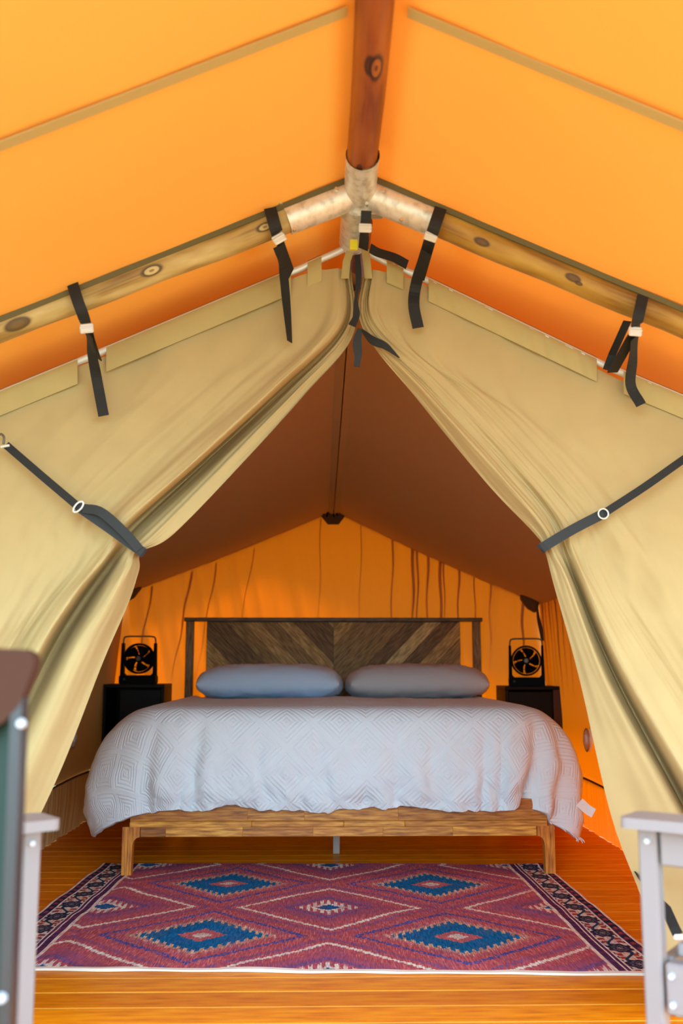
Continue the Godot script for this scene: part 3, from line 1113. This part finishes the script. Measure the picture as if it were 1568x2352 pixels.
	s = mb()
	band(s, [at(1462, 2010, -2.86), at(1490, 2042, -2.72), at(1528, 2085, -2.6), at(1548, 2130, -2.55), at(1556, 2146, -2.54)], 0.026, 0.003, Vector3.BACK)
	obj("webbing", s, M.web, low)
	s = mb()
	box(s, at(1548, 2162, -2.53), at(1568, 2144, -2.54), 0.004)
	obj("buckle", s, M.bright, low)
	# tie of black cord at the far peak, and the strap in the right far corner
	var zb := BACK_Z + 0.06
	var cord := thing("tie_cord", "knotted black cord hanging at the far peak of the roof", "cord", Vector3(0.0, 1.92, zb))
	var k0 := at(760, 1155, zb)
	s = mb(true)
	tube(s, smoothed([k0 + Vector3(-0.05, 0.03, 0), k0 + Vector3(-0.02, 0.01, 0.01), k0 + Vector3(0.015, 0.0, 0.012), k0 + Vector3(0.03, 0.028, 0)], 14), 0.006, 8)
	obj("knot", s, M.fan, cord)
	for e in [[-0.055, -0.085], [-0.03, -0.10], [0.02, -0.10], [0.045, -0.09]]:
		s = mb(true)
		tube(s, smoothed([k0 + Vector3(0, 0.005, 0.01), k0 + Vector3(e[0] * 0.5, e[1] * 0.4, 0.015), k0 + Vector3(e[0], e[1], 0.0)], 8), [0.008, 0.009, 0.009, 0.008, 0.008, 0.007, 0.006, 0.004], 8)
		obj("cord_end", s, M.fan, cord)
	var cs := thing("corner_strap", "thin dark strap hanging in the far right corner above the right fan", "strap", at(1245, 1470, zb))
	s = mb()
	band(s, smoothed([at(1233, 1388, zb), at(1236, 1420, zb), at(1243, 1450, zb), at(1247, 1472, zb)], 10), [0.012, 0.014, 0.018, 0.022, 0.026, 0.028, 0.03, 0.03, 0.03, 0.028], 0.004, Vector3.BACK)
	obj("webbing", s, M.black_brown, cs)

# ---------------------------------------------------------------- bed
func build_bed() -> void:
	var bed := thing("bed_frame", "king bed frame in honey acacia with a chevron plank headboard", "bed", Vector3(0, 0, -5.7))
	var zf := -4.72
	var zh := -6.74
	var s := mb()
	# front rails, butcher block pieces
	var rng := RandomNumberGenerator.new()
	rng.seed = 12
	var lower := [-0.905, -0.79, -0.44, -0.12, 0.20, 0.52, 0.905]
	for k in lower.size() - 1:
		s = mb()
		box(s, Vector3(lower[k], 0.172, zf - 0.03), Vector3(lower[k + 1], 0.214, zf + 0.002), 0.001)
		obj("rail_block", s, M.acacia[[3, 0, 1, 2, 4, 0][k]], bed)
	var middle := [-0.955, -0.40, 0.02, 0.30, 0.955]
	for k in middle.size() - 1:
		s = mb()
		box(s, Vector3(middle[k], 0.214, zf - 0.05), Vector3(middle[k + 1], 0.240, zf + 0.005), 0.003)
		obj("rail_block", s, M.acacia[[0, 2, 0, 4][k]], bed)
	var upper := [-0.955, -0.42, -0.16, 0.27, 0.955]
	for k in upper.size() - 1:
		s = mb()
		box(s, Vector3(upper[k], 0.240, zf - 0.05), Vector3(upper[k + 1], 0.335, zf - 0.006), 0.001)
		obj("rail_block", s, M.acacia[[1, 4, 2, 1][k]], bed)
	for side in [-1, 1]:
		# a front leg with its curved bracket
		s = mb()
		var out := PackedVector2Array([Vector2(0, 0), Vector2(0, 0.217), Vector2(-0.078, 0.217), Vector2(-0.078, 0.172)])
		for k in 7:
			var a := PI / 2 * k / 6.0
			out.append(Vector2(-0.078 + 0.032 * sin(a), 0.132 + 0.040 * cos(a)))
		out.append(Vector2(-0.044, 0.0))
		var xf := Transform3D(Basis(Vector3(side, 0, 0), Vector3.UP, Vector3.BACK), Vector3(side * 0.985, 0, zf - 0.016))
		prism(s, out, 0.05, xf)
		obj("leg", s, M.acacia_up, bed)
		s = mb()
		box(s, Vector3(side * 0.93 - 0.022, 0, zh - 0.03), Vector3(side * 0.93 + 0.022, 0.30, zh + 0.02), 0.002)
		obj("leg", s, M.acacia_up, bed)
		s = mb()
		box(s, Vector3(side * 0.945 - 0.012, 0.21, zh), Vector3(side * 0.945 + 0.012, 0.34, zf - 0.05), 0.002)
		obj("side_rail", s, M.acacia_deep, bed)
		# headboard posts
		s = mb()
		box(s, Vector3(side * 0.962 - 0.026, 0.25, zh - 0.03), Vector3(side * 0.962 + 0.026, 1.236, zh + 0.025), 0.003)
		obj("headboard_post", s, M.dark_wood_up, bed)
	s = mb()
	box(s, Vector3(-0.022, 0, -5.28), Vector3(0.012, 0.20, -5.25), 0.002)
	obj("centre_leg", s, plain(Color(0.62, 0.56, 0.52), 0.4), bed)
	s = mb()
	box(s, Vector3(-0.02, 0.20, zh), Vector3(0.02, 0.24, zf - 0.05), 0.002)
	obj("centre_beam", s, M.acacia_deep, bed)
	for k in 11:
		s = mb()
		box(s, Vector3(-0.93, 0.245, zh + 0.12 + k * 0.175), Vector3(0.93, 0.262, zh + 0.20 + k * 0.175), 0.002)
		obj("bed_slat", s, M.acacia[2], bed)
	s = mb()
	box(s, Vector3(-1.0, 1.236, zh - 0.035), Vector3(1.0, 1.262, zh + 0.035), 0.003)
	obj("headboard_top_rail", s, M.dark_wood, bed)
	s = mb()
	box(s, Vector3(-0.852, 0.40, zh - 0.024), Vector3(0.852, 1.236, zh - 0.013), 0.001)
	obj("headboard_backing", s, M.dark_wood, bed)
	# chevron planks, each clipped to the panel
	var step := 0.118
	for side in [-1, 1]:
		var panel := PackedVector2Array([Vector2(0, 0.40), Vector2(0, 1.232), Vector2(side * 0.852, 1.232), Vector2(side * 0.852, 0.40)])
		if side > 0:
			panel.reverse()
		for k in range(-1, 17):
			# rows of planks rise away from the middle
			var y0 := 0.40 - 0.86 + k * step
			var line := PackedVector2Array([Vector2(0, y0), Vector2(0, y0 + step), Vector2(side * 0.9, y0 + step + 0.93), Vector2(side * 0.9, y0 + 0.93)])
			if side > 0:
				line.reverse()
			for cut in Geometry2D.intersect_polygons(panel, line):
				if cut.size() < 3:
					continue
				var tight := Geometry2D.offset_polygon(cut, -0.0012)
				for c in tight:
					s = mb()
					prism(s, c, 0.022, Transform3D(Basis(), Vector3(0, 0, zh + rng.randf_range(-0.003, 0.003))), -side * 0.80, Vector2(rng.randf() * 4.0, rng.randf() * 4.0))
					obj("chevron_plank", s, M.plank[rng.randi() % 5], bed)
	# mattress
	var mat := thing("mattress", "grey-covered king mattress mostly hidden under the pale duvet", "mattress", Vector3(0, 0.26, -5.7))
	s = mb()
	box(s, Vector3(-0.92, 0.264, zh + 0.06), Vector3(0.92, 0.66, zf - 0.03), 0.05)
	obj("body", s, M.mattress, mat)
	build_duvet()
	# pillows
	for side in [-1, 1]:
		var p := thing("pillow", "plump pillow on the left half of the bed, bluer light tinted into its case" if side < 0 else "plump pillow on the right half of the bed, browner shade put into its case", "pillow", Vector3(-0.402 if side < 0 else 0.515, 0.742, -6.38), 0.03 * side)
		s = mb(true)
		var w := noise(1.0, 90 + side, 3)
		var hw := 0.458 if side < 0 else 0.448
		for top in [1.0, -1.0]:
			var rows := []
			for i in 33:
				var row := []
				for k in 65:
					var u := sin((k / 64.0 - 0.5) * PI)
					var v := sin((i / 32.0 - 0.5) * PI)
					var full := pow(maxf(0.0, (1.0 - pow(absf(u), 5.0)) * (1.0 - pow(absf(v), 2.8))), 0.44)
					var x := u * hw * (1.0 - 0.05 * v * v)
					var z := v * 0.25 * (1.0 - 0.07 * u * u)
					var h: float = 0.085 + 0.012 * v + top * full * (0.125 if top > 0 else 0.085)
					h += w.get_noise_2d(x * 9.0, z * 9.0) * 0.012 * full + w.get_noise_2d(x * 34.0 + 9.0, z * 8.0) * 0.005 * full
					h += w.get_noise_2d(x * 30.0, z * 6.0) * 0.005 * (1.0 - full) * full * 4.0
					row.append(Vector3(x, h - 0.01 * u * u, z - 0.10 * (h - 0.1)))
				rows.append(row)
			sheet(s, rows, [], Vector3(0, top, 0))
		obj("case", s, M.pillow if side < 0 else M.pillow_shade, p, true)

func build_duvet() -> void:
	var root := thing("duvet", "pale blue-white duvet with a tufted diamond pattern draped over the bed", "duvet", Vector3(0, 0.3, -5.5))
	var hw := 0.95
	var zf := -4.74
	var zb := -6.62
	var rc := 0.20
	# a path round three sides of the bed: [point, outward]
	var straight := zf - rc - zb
	var arc := PI / 2 * rc
	var front := 2.0 * (hw - rc)
	var total := 2.0 * straight + 2.0 * arc + front
	var np := 420
	var crease := noise(1.0, 33, 3)
	var fine := noise(1.0, 38, 2)
	var cols := []
	var uvs := []
	var nt := 26
	var nh := 60
	for i in np + 1:
		var t := total * i / np
		var q := Vector2()
		var n := Vector2()
		var tx := 0.0
		if t < straight:
			q = Vector2(-hw, zb + t)
			n = Vector2(-1, 0)
		elif t < straight + arc:
			var a := (t - straight) / rc
			n = Vector2(-cos(a), sin(a))
			q = Vector2(-hw + rc, zf - rc) + n * rc
		elif t < straight + arc + front:
			q = Vector2(-hw + rc + t - straight - arc, zf)
			n = Vector2(0, 1)
		elif t < straight + 2 * arc + front:
			var a := (t - straight - arc - front) / rc
			n = Vector2(sin(a), cos(a))
			q = Vector2(hw - rc, zf - rc) + n * rc
		else:
			q = Vector2(hw, zf - rc - (t - straight - 2 * arc - front))
			n = Vector2(1, 0)
		var tl := t - straight - arc * 0.5                       # metres from the left front corner
		var tr := t - straight - arc * 1.5 - front               # and from the right one
		var cl := exp(-pow((tl + 0.10) / 0.16, 2.0))
		var cr := exp(-pow((tr - 0.08) / 0.14, 2.0))
		var frontness := smoothstep(0.0, 1.0, absf(n.y))
		var hem := lerpf(0.27, 0.295, frontness)
		hem += 0.010 * sin(t * 9.0) + 0.006 * sin(t * 23.0)
		hem -= 0.13 * exp(-pow((tl + 0.13) / 0.10, 2.0)) + 0.13 * exp(-pow((tr - 0.08) / 0.08, 2.0))
		if t > straight + 2 * arc + front:
			hem += 0.04
		var inner := Vector2(0, clampf(q.y, zb, zf - 0.75))
		var col := []
		var uvc := []
		var top := 0.748
		# profile from the shoulder down, side and front
		var side_prof := [Vector3(-0.05, 0.752, 0), Vector3(0.04, 0.722, 0), Vector3(0.115, 0.655, 0), Vector3(0.175, 0.56, 0), Vector3(0.21, 0.46, 0), Vector3(0.205, 0.37, 0), Vector3(0.175, 0.27, 0)]
		var front_prof := [Vector3(-0.05, 0.752, 0), Vector3(0.012, 0.738, 0), Vector3(0.062, 0.69, 0), Vector3(0.09, 0.60, 0), Vector3(0.10, 0.50, 0), Vector3(0.092, 0.41, 0), Vector3(0.062, 0.33, 0)]
		var prof := []
		for k in 7:
			var p: Vector3 = side_prof[k].lerp(front_prof[k], frontness)
			if k > 1:
				p.x += (0.06 * cl + 0.06 * cr) * (k - 1) / 5.0
			p.y = lerpf(0.752, hem, (0.752 - p.y) / (0.752 - (0.27 if frontness < 0.5 else 0.33))) if k > 3 else p.y
			prof.append(p)
		prof[4].y = lerpf(prof[3].y, hem, 0.34)
		prof[5].y = lerpf(prof[3].y, hem, 0.68)
		prof[6].y = hem
		for k in nt:
			var f := float(k) / nt
			var q2 := inner.lerp(q + n * prof[0].x, f)
			var h := top + 0.012 * (1.0 - f) - 0.004 * sin(f * PI)
			h = lerpf(h, prof[0].y, smoothstep(0.8, 1.0, f))
			h += crease.get_noise_2d(q2.x * 5.0, q2.y * 5.0) * 0.006
			if q2.y < -6.0:
				h -= 0.012 * smoothstep(-6.0, -6.3, q2.y)
			col.append(Vector3(q2.x, h, q2.y))
			uvc.append(q2)
		var run := 0.0
		var was: Vector3 = prof[0]
		for k in nh + 1:
			var f := float(k) / nh
			var p := spline(prof, f)
			run += p.distance_to(was)
			was = p
			var deep := smoothstep(0.1, 1.0, f)
			var o := p.x
			# creases that run up from the hem: where, how wide, how deep, slant
			for c in [[straight + arc + 0.075, 0.030, 0.050, 0.05], [straight + arc + 0.02, 0.022, 0.026, 0.09], [straight + arc + 0.42, 0.02, 0.012, -0.10], [straight + arc + 0.72, 0.018, 0.014, -0.14], [straight + arc + front - 0.10, 0.018, 0.03, 0.03], [straight + arc + front + 0.09, 0.028, 0.075, 0.06], [straight + arc + front + 0.175, 0.020, 0.06, 0.05], [straight + arc + front - 0.015, 0.014, 0.03, 0.02], [straight + arc - 0.10, 0.02, 0.035, 0.05], [straight + arc + front + 0.28, 0.026, 0.06, 0.02], [straight + arc + front + 0.40, 0.03, 0.04, 0.0], [straight + arc + front - 0.34, 0.03, 0.010, 0.02], [straight + arc + front - 0.50, 0.03, 0.010, 0.03]]:
				o -= c[2] * exp(-pow((t - c[0] - c[3] * (1.0 - f)) / c[1], 2.0)) * deep
			o += crease.get_noise_2d(t * 7.0 + 50.0, f * 3.0 + t * 1.5) * 0.026 * deep
			o += fine.get_noise_2d(t * 22.0 - f * 4.0, f * 6.0 + 9.0) * 0.008 * smoothstep(0.4, 1.0, f)
			col.append(Vector3(q.x + n.x * o, p.y + fine.get_noise_2d(t * 14.0, 3.0) * 0.012 * smoothstep(0.8, 1.0, f), q.y + n.y * o))
			uvc.append(q + n * (prof[0].x + run))
		cols.append(col)
		uvs.append(uvc)
	var s := mb(true)
	sheet(s, cols, uvs, Vector3.BACK)
	var cover := obj("cover", s, M.duvet, root)
	# hem underside, turned in
	s = mb(true)
	var rows := []
	for c in cols:
		var e: Vector3 = c[c.size() - 1]
		var b: Vector3 = c[c.size() - 6]
		var inward := Vector3(-e.x, 0, -5.6 - e.z).normalized() * 0.025
		rows.append([e, e + inward * 0.6 + Vector3(0, -0.004, 0), e + inward + Vector3(0, 0.02, 0), b + inward])
	sheet(s, rows, [], Vector3.DOWN)
	obj("hem", s, M.duvet_plain, cover)
	# frayed tassels and the care label at the right corner
	var rng := RandomNumberGenerator.new()
	rng.seed = 6
	s = mb(true)
	for k in 46:
		var i := int(np * (straight + 1.6 * arc + front + 0.01 * k) / total)
		var e: Vector3 = cols[mini(i, np)][-1]
		var d := Vector3(rng.randf_range(0.0, 0.02), -rng.randf_range(0.012, 0.03), rng.randf_range(0.0, 0.02))
		tube(s, [e, e + d * 0.6 + Vector3(0.004, 0, 0.003), e + d], [0.003, 0.0025, 0.0012], 5)
	var fringe := obj("fringe", s, M.duvet_plain, root)
	fringe.set_meta("kind", "stuff")
	s = mb()
	band(s, smoothed([at(1330, 1842, -4.72), at(1347, 1858, -4.71), at(1363, 1868, -4.70)], 8), 0.044, 0.002, Vector3(0.15, 0.1, 1))
	obj("care_label", s, M.port, root)

# ---------------------------------------------------------------- bedside
func build_bedside() -> void:
	var first: Node3D
	for side in [-1, 1]:
		var x0 := -1.468 if side < 0 else 1.097
		var x1 := -1.082 if side < 0 else 1.459
		var zf := -6.46
		var zb := -6.80
		var top := 0.826 if side < 0 else 0.812
		var ns := thing("nightstand", "black nightstand left of the bed under a fan" if side < 0 else "black nightstand right of the bed under a fan", "nightstand", Vector3((x0 + x1) / 2, 0, (zf + zb) / 2), 0.0, "black nightstands beside the bed")
		var s := mb()
		box(s, Vector3(x0, top - 0.022, zb), Vector3(x1, top, zf), 0.003)
		obj("top", s, M.black, ns)
		for e in [-1, 1]:
			s = mb()
			var x := x0 if e < 0 else x1 - 0.02
			if side > 0 and e > 0:
				x -= 0.036
			box(s, Vector3(x, 0.0, zb), Vector3(x + (0.056 if side > 0 and e > 0 else 0.02), top - 0.022, zf), 0.002)
			obj("side_panel", s, M.black_brown if side > 0 and e > 0 else M.black, ns)
		s = mb()
		box(s, Vector3(x0 + 0.02, 0.03, zb), Vector3(x1 - 0.02, top - 0.022, zb + 0.012), 0.001)
		obj("back_panel", s, M.black, ns)
		s = mb()
		box(s, Vector3(x0 + 0.02, 0.30, zb), Vector3(x1 - 0.02, 0.32, zf - 0.01), 0.001)
		obj("shelf", s, M.black, ns)
		s = mb()
		box(s, Vector3(x0 + (0.105 if side < 0 else 0.022), 0.04, zf - 0.03), Vector3(x1 - 0.022 - (0.036 if side > 0 else 0.0), top - 0.035, zf - 0.012), 0.002)
		obj("door", s, M.black, ns)
		# fan
		var fx := -1.268 if side < 0 else 1.262
		var fan := thing("desk_fan", "small black round-cage fan standing on the left nightstand" if side < 0 else "small black round-cage fan standing on the right nightstand", "fan", Vector3(fx, top, -6.58), 0.0 if side < 0 else -0.22, "black fans on the nightstands")
		s = mb()
		prism(s, rounded(0.235, 0.055, 0.012), 0.11, Transform3D(Basis(), Vector3(0, 0.0285, 0)))
		obj("base", s, M.fan, fan, true)
		for e in [-1, 1]:
			s = mb()
			prism(s, PackedVector2Array([Vector2(e * 0.118, 0.0), Vector2(e * 0.112, 0.262), Vector2(e * 0.097, 0.262), Vector2(e * 0.093, 0.07), Vector2(e * 0.075, 0.05), Vector2(e * 0.075, 0.0)]), 0.05, Transform3D())
			obj("side_arm", s, M.fan, fan, true)
		s = mb(true)
		tube(s, smoothed([Vector3(-0.105, 0.24, 0), Vector3(-0.102, 0.29, 0), Vector3(-0.08, 0.305, 0), Vector3(0, 0.306, 0), Vector3(0.08, 0.305, 0), Vector3(0.102, 0.29, 0), Vector3(0.105, 0.24, 0)], 36), 0.0055, 8)
		obj("handle", s, M.fan_pale, fan, true)
		var c := Vector3(0, 0.163, 0)
		s = mb(true)
		for z in [-0.026, 0.026]:
			tube(s, circle(c + Vector3(0, 0, z), 0.093, Vector3.RIGHT, Vector3.UP, 40), 0.006, 8, true)
			tube(s, circle(c + Vector3(0, 0, z * 1.15), 0.06, Vector3.RIGHT, Vector3.UP, 32), 0.0015, 6, true)
			tube(s, circle(c + Vector3(0, 0, z * 1.1), 0.078, Vector3.RIGHT, Vector3.UP, 32), 0.0015, 6, true)
			for k in 12:
				var a := TAU * k / 12.0
				var d := Vector3(cos(a), sin(a), 0)
				tube(s, [c + d * 0.02 + Vector3(0, 0, z * 1.3), c + d * 0.093 + Vector3(0, 0, z)], 0.0013, 5)
		for e in [-1, 1]:
			tube(s, [c + Vector3(e * 0.09, 0, 0), c + Vector3(e * 0.108, 0, 0)], 0.009, 10)
		obj("cage", s, M.fan, fan, true)
		for k in 5:
			s = mb(true)
			var rows := []
			var spin: float = TAU * k / 5.0 + 0.4 + 0.7 * side
			for i in 9:
				var row := []
				var r := lerpf(0.018, 0.084, i / 8.0)
				var wide := lerpf(0.44, 0.56, sin(i / 8.0 * PI * 0.8))
				for j in 7:
					var f := j / 6.0 * 2.0 - 1.0
					var a: float = spin + f * wide + 0.35 * (r - 0.02) / 0.07
					row.append(c + Vector3(cos(a) * r, sin(a) * r, f * 0.012))
				rows.append(row)
			sheet(s, rows, [], Vector3.BACK)
			for row in rows:
				for j in 7:
					row[j] -= Vector3(0, 0, 0.002)
			sheet(s, rows, [], Vector3.FORWARD)
			obj("blade", s, M.fan, fan, true)
		s = mb(true)
		tube(s, [c + Vector3(0, 0, -0.045), c + Vector3(0, 0, 0.02)], 0.026, 20)
		obj("motor", s, M.fan, fan, true)
		s = mb(true)
		tube(s, [c + Vector3(0, 0, 0.03), c + Vector3(0, 0, 0.036)], [0.016, 0.012], 16)
		obj("hub_badge", s, M.fan_pale, fan, true)
		s = mb(true)
		tube(s, [Vector3(-0.08, 0.03, 0.05), Vector3(-0.08, 0.03, 0.064)], 0.009, 12)
		obj("knob", s, M.web_grey, fan, true)

# ---------------------------------------------------------------- rug
func build_rug() -> void:
	var fl := Vector3(-1.197, 0, -3.323)
	var fr := Vector3(1.011, 0, -3.210)
	var bl := Vector3(-1.125, 0, -4.996)
	var br := Vector3(0.982, 0, -4.930)
	var rug := thing("area_rug", "flat-woven brick red rug with blue and white stepped diamonds before the bed", "rug", (fl + br) / 2.0)
	var s := mb(true)
	var rows := []
	var uvs := []
	var wave := noise(1.0, 77, 2)
	for i in 81:
		var row := []
		var uv := []
		for k in 101:
			var u := k / 100.0
			var v := i / 80.0
			var p := fl.lerp(fr, u).lerp(bl.lerp(br, u), v)
			p.z += wave.get_noise_2d(u * 5.0, v * 1.5) * 0.012
			p.x += wave.get_noise_2d(v * 3.0 + 30.0, u) * 0.008
			p.y = 0.0062 + maxf(0.0, wave.get_noise_2d(u * 6.0 + 9.0, v * 5.0)) * 0.006
			# the far corners lie a little rucked
			p.y += 0.012 * exp(-pow((u - 0.985) / 0.03, 2.0) - pow((v - 0.97) / 0.03, 2.0))
			row.append(p)
			uv.append(Vector2(u, 1.0 - v))
		rows.append(row)
		uvs.append(uv)
	sheet(s, rows, uvs, Vector3.UP)
	obj("pile", s, M.rug, rug)
	s = mb()
	var ring := []
	for k in 101:
		ring.append(rows[0][k])
	for k in 81:
		ring.append(rows[k][100])
	for k in 101:
		ring.append(rows[80][100 - k])
	for k in 81:
		ring.append(rows[80 - k][0])
	for k in ring.size():
		var a: Vector3 = ring[k]
		var b: Vector3 = ring[(k + 1) % ring.size()]
		if a.distance_to(b) < 0.0001:
			continue
		poly(s, [a, b, Vector3(b.x, 0.0006, b.z), Vector3(a.x, 0.0006, a.z)], (a + b) / 2.0 - rug.position)
	obj("binding", s, M.selvedge, rug)

# ---------------------------------------------------------------- wall fittings
func build_wall_fittings() -> void:
	for side in [-1, 1]:
		var c := Vector3(-1.505, 0.545, -5.80) if side < 0 else Vector3(1.458, 0.52, -5.82)
		var v := thing("wall_vent", "small pale round cable port on the left wall by the curtain" if side < 0 else "small white round cable port with a steel rim on the right wall", "port", c)
		var n := Vector3(-side, 0.06, 0).normalized()
		var s := mb(true)
		tube(s, [c, c + n * 0.012, c + n * 0.02], [0.064, 0.064, 0.056], 28)
		obj("flange", s, M.port, v)
		s = mb(true)
		tube(s, circle(c + n * 0.016, 0.062, Vector3.UP, Vector3.BACK, 32), 0.006, 8, true)
		obj("rim", s, M.steel, v)
		s = mb(true)
		tube(s, [c + n * 0.02, c + n * 0.032], [0.032, 0.028], 20)
		obj("cap", s, M.port, v)

# ---------------------------------------------------------------- porch seats
func armchair(label: String, where: Vector3, turn: float, hand: float) -> void:
	# hand: on which side of the leg the seat lies. Front is -z, the visible front leg stands at the origin.
	var t := thing("porch_armchair", label, "armchair", where, turn, "pale grey porch armchairs flanking the door")
	var W := 0.56 * hand
	var lx := [0.0, W]
	var s: SurfaceTool
	for k in 2:
		var x: float = lx[k]
		s = mb()
		box(s, Vector3(x - 0.0165, 0, -0.0165), Vector3(x + 0.0165, 0.664, 0.0165), 0.004)
		obj("front_leg", s, M.poly, t, true)
		s = mb()
		box(s, Vector3(x - 0.021, 0, 0.50), Vector3(x + 0.021, 0.664, 0.545), 0.004)
		obj("rear_leg", s, M.poly, t, true)
		s = mb()
		var xa := x - 0.010 * hand * (1 if k == 0 else -1)
		prism(s, rounded(0.10, 0.59, 0.015), 0.018, Transform3D(Basis(Vector3.RIGHT, Vector3.FORWARD, Vector3.UP), Vector3(xa, 0.673, 0.262)))
		obj("arm", s, M.poly, t, true)
		s = mb()
		box(s, Vector3(x - 0.014, 0.60, 0.022), Vector3(x + 0.014, 0.664, 0.5), 0.003)
		obj("arm_rail", s, M.poly, t, true)
		s = mb()
		box(s, Vector3(x - 0.018, 0.36, 0.022), Vector3(x + 0.018, 0.443, 0.5), 0.004)
		obj("side_rail", s, M.poly, t, true)
		for q in [0.625]:
			s = mb(true)
			tube(s, [Vector3(x - 0.0165 * hand, 0.64, 0.002), Vector3(x - 0.0225 * hand, 0.64, 0.002)], [0.006, 0.005], 12)
			obj("bolt", s, M.white, t, true)
	for y in [0.36, 0.61]:
		s = mb()
		box(s, Vector3(minf(0, W) + 0.021, y, 0.0), Vector3(maxf(0, W) - 0.021, y + (0.083 if y < 0.5 else 0.05), 0.024), 0.004)
		obj("front_rail" if y < 0.5 else "top_rail", s, M.poly, t, true)
	for q in [0.378, 0.424]:
		s = mb(true)
		var x := -0.018 * hand
		tube(s, [Vector3(x, q, 0.034), Vector3(x - 0.006 * hand, q, 0.034)], [0.006, 0.005], 12)
		obj("bolt", s, M.white, t, true)
	for k in 5:
		s = mb()
		box(s, Vector3(minf(0, W) + 0.023, 0.445, 0.03 + k * 0.092), Vector3(maxf(0, W) - 0.023, 0.468, 0.115 + k * 0.092), 0.004)
		obj("seat_slat", s, M.poly, t, true)
	for k in 6:
		s = mb()
		var x := minf(0, W) + 0.06 + k * 0.088
		box(s, Vector3(x - 0.038, 0, -0.011), Vector3(x + 0.038, 0.55, 0.011), 0.004, Transform3D(Basis(Vector3.RIGHT, 0.28), Vector3(0, 0.46, 0.50)))
		obj("back_slat", s, M.poly, t, true)

func build_porch_chairs() -> void:
	var R := at(1489, 2352, -1.8)
	R.y = 0.0
	armchair("pale grey slatted armchair cut off at the right edge of the frame", Vector3(0.488, 0, -1.80), deg_to_rad(53), 1.0)
	armchair("pale grey slatted armchair whose leg stands left of the rug", Vector3(-0.592, 0, -1.80), deg_to_rad(-53), -1.0)
	# the nearer seat at far left: brown top board, dark stile, green sling
	var t := thing("camp_chair", "green-backed chair with rounded brown top board at the left edge of the frame", "chair", Vector3(-0.72, 0, -1.2))
	var z := -1.2
	var c := at(84, 1492, z)
	var s := mb()
	var out := PackedVector2Array()
	for q in [[-420, 1470], [20, 1490], [62, 1492], [80, 1500], [87, 1516], [82, 1540], [66, 1580], [52, 1618], [20, 1655], [-40, 1690], [-420, 1690]]:
		var p := at(q[0], q[1], z)
		out.append(Vector2(p.x, p.y))
	prism(s, out, 0.03, Transform3D(Basis(), Vector3(0, 0, z)))
	obj("top_board", s, M.brown_poly, t)
	for e in [[46, 18], [-420, -440]]:
		s = mb()
		var a := at(e[0], 1590, z)
		var b := at(e[1], 2352, z)
		var d := (b - a).normalized()
		b += d * (b.y / -d.y)
		band(s, [a, b], 0.013, 0.028, Vector3.BACK)
		obj("stile", s, M.stile, t)
	s = mb(true)
	var rows := []
	for i in 13:
		var row := []
		for k in 13:
			var f := k / 12.0
			var p := at(lerpf(-415, 38, f) - 28.0 * i / 12.0, lerpf(1610, 2352, i / 12.0), z)
			p.z += 0.01 - 0.05 * sin(f * PI)
			row.append(p)
		rows.append(row)
	sheet(s, rows, [], Vector3.BACK)
	obj("back_sling", s, M.green, t)
	for q in [[49, 1662], [4, 2292]]:
		s = mb(true)
		var p := at(q[0], q[1], z + 0.016)
		tube(s, [p, p + Vector3(0, 0, 0.006)], [0.006, 0.004], 12)
		obj("bolt", s, M.white, t)
	s = mb()
	box(s, Vector3(-0.93, 0.38, -1.38), Vector3(-0.56, 0.41, -1.19), 0.01)
	obj("seat", s, M.green, t)
	for e in [[-0.91, -1.36], [-0.58, -1.36]]:
		s = mb()
		box(s, Vector3(e[0] - 0.014, 0, e[1] - 0.014), Vector3(e[0] + 0.014, 0.40, e[1] + 0.014), 0.003)
		obj("front_leg", s, M.stile, t)
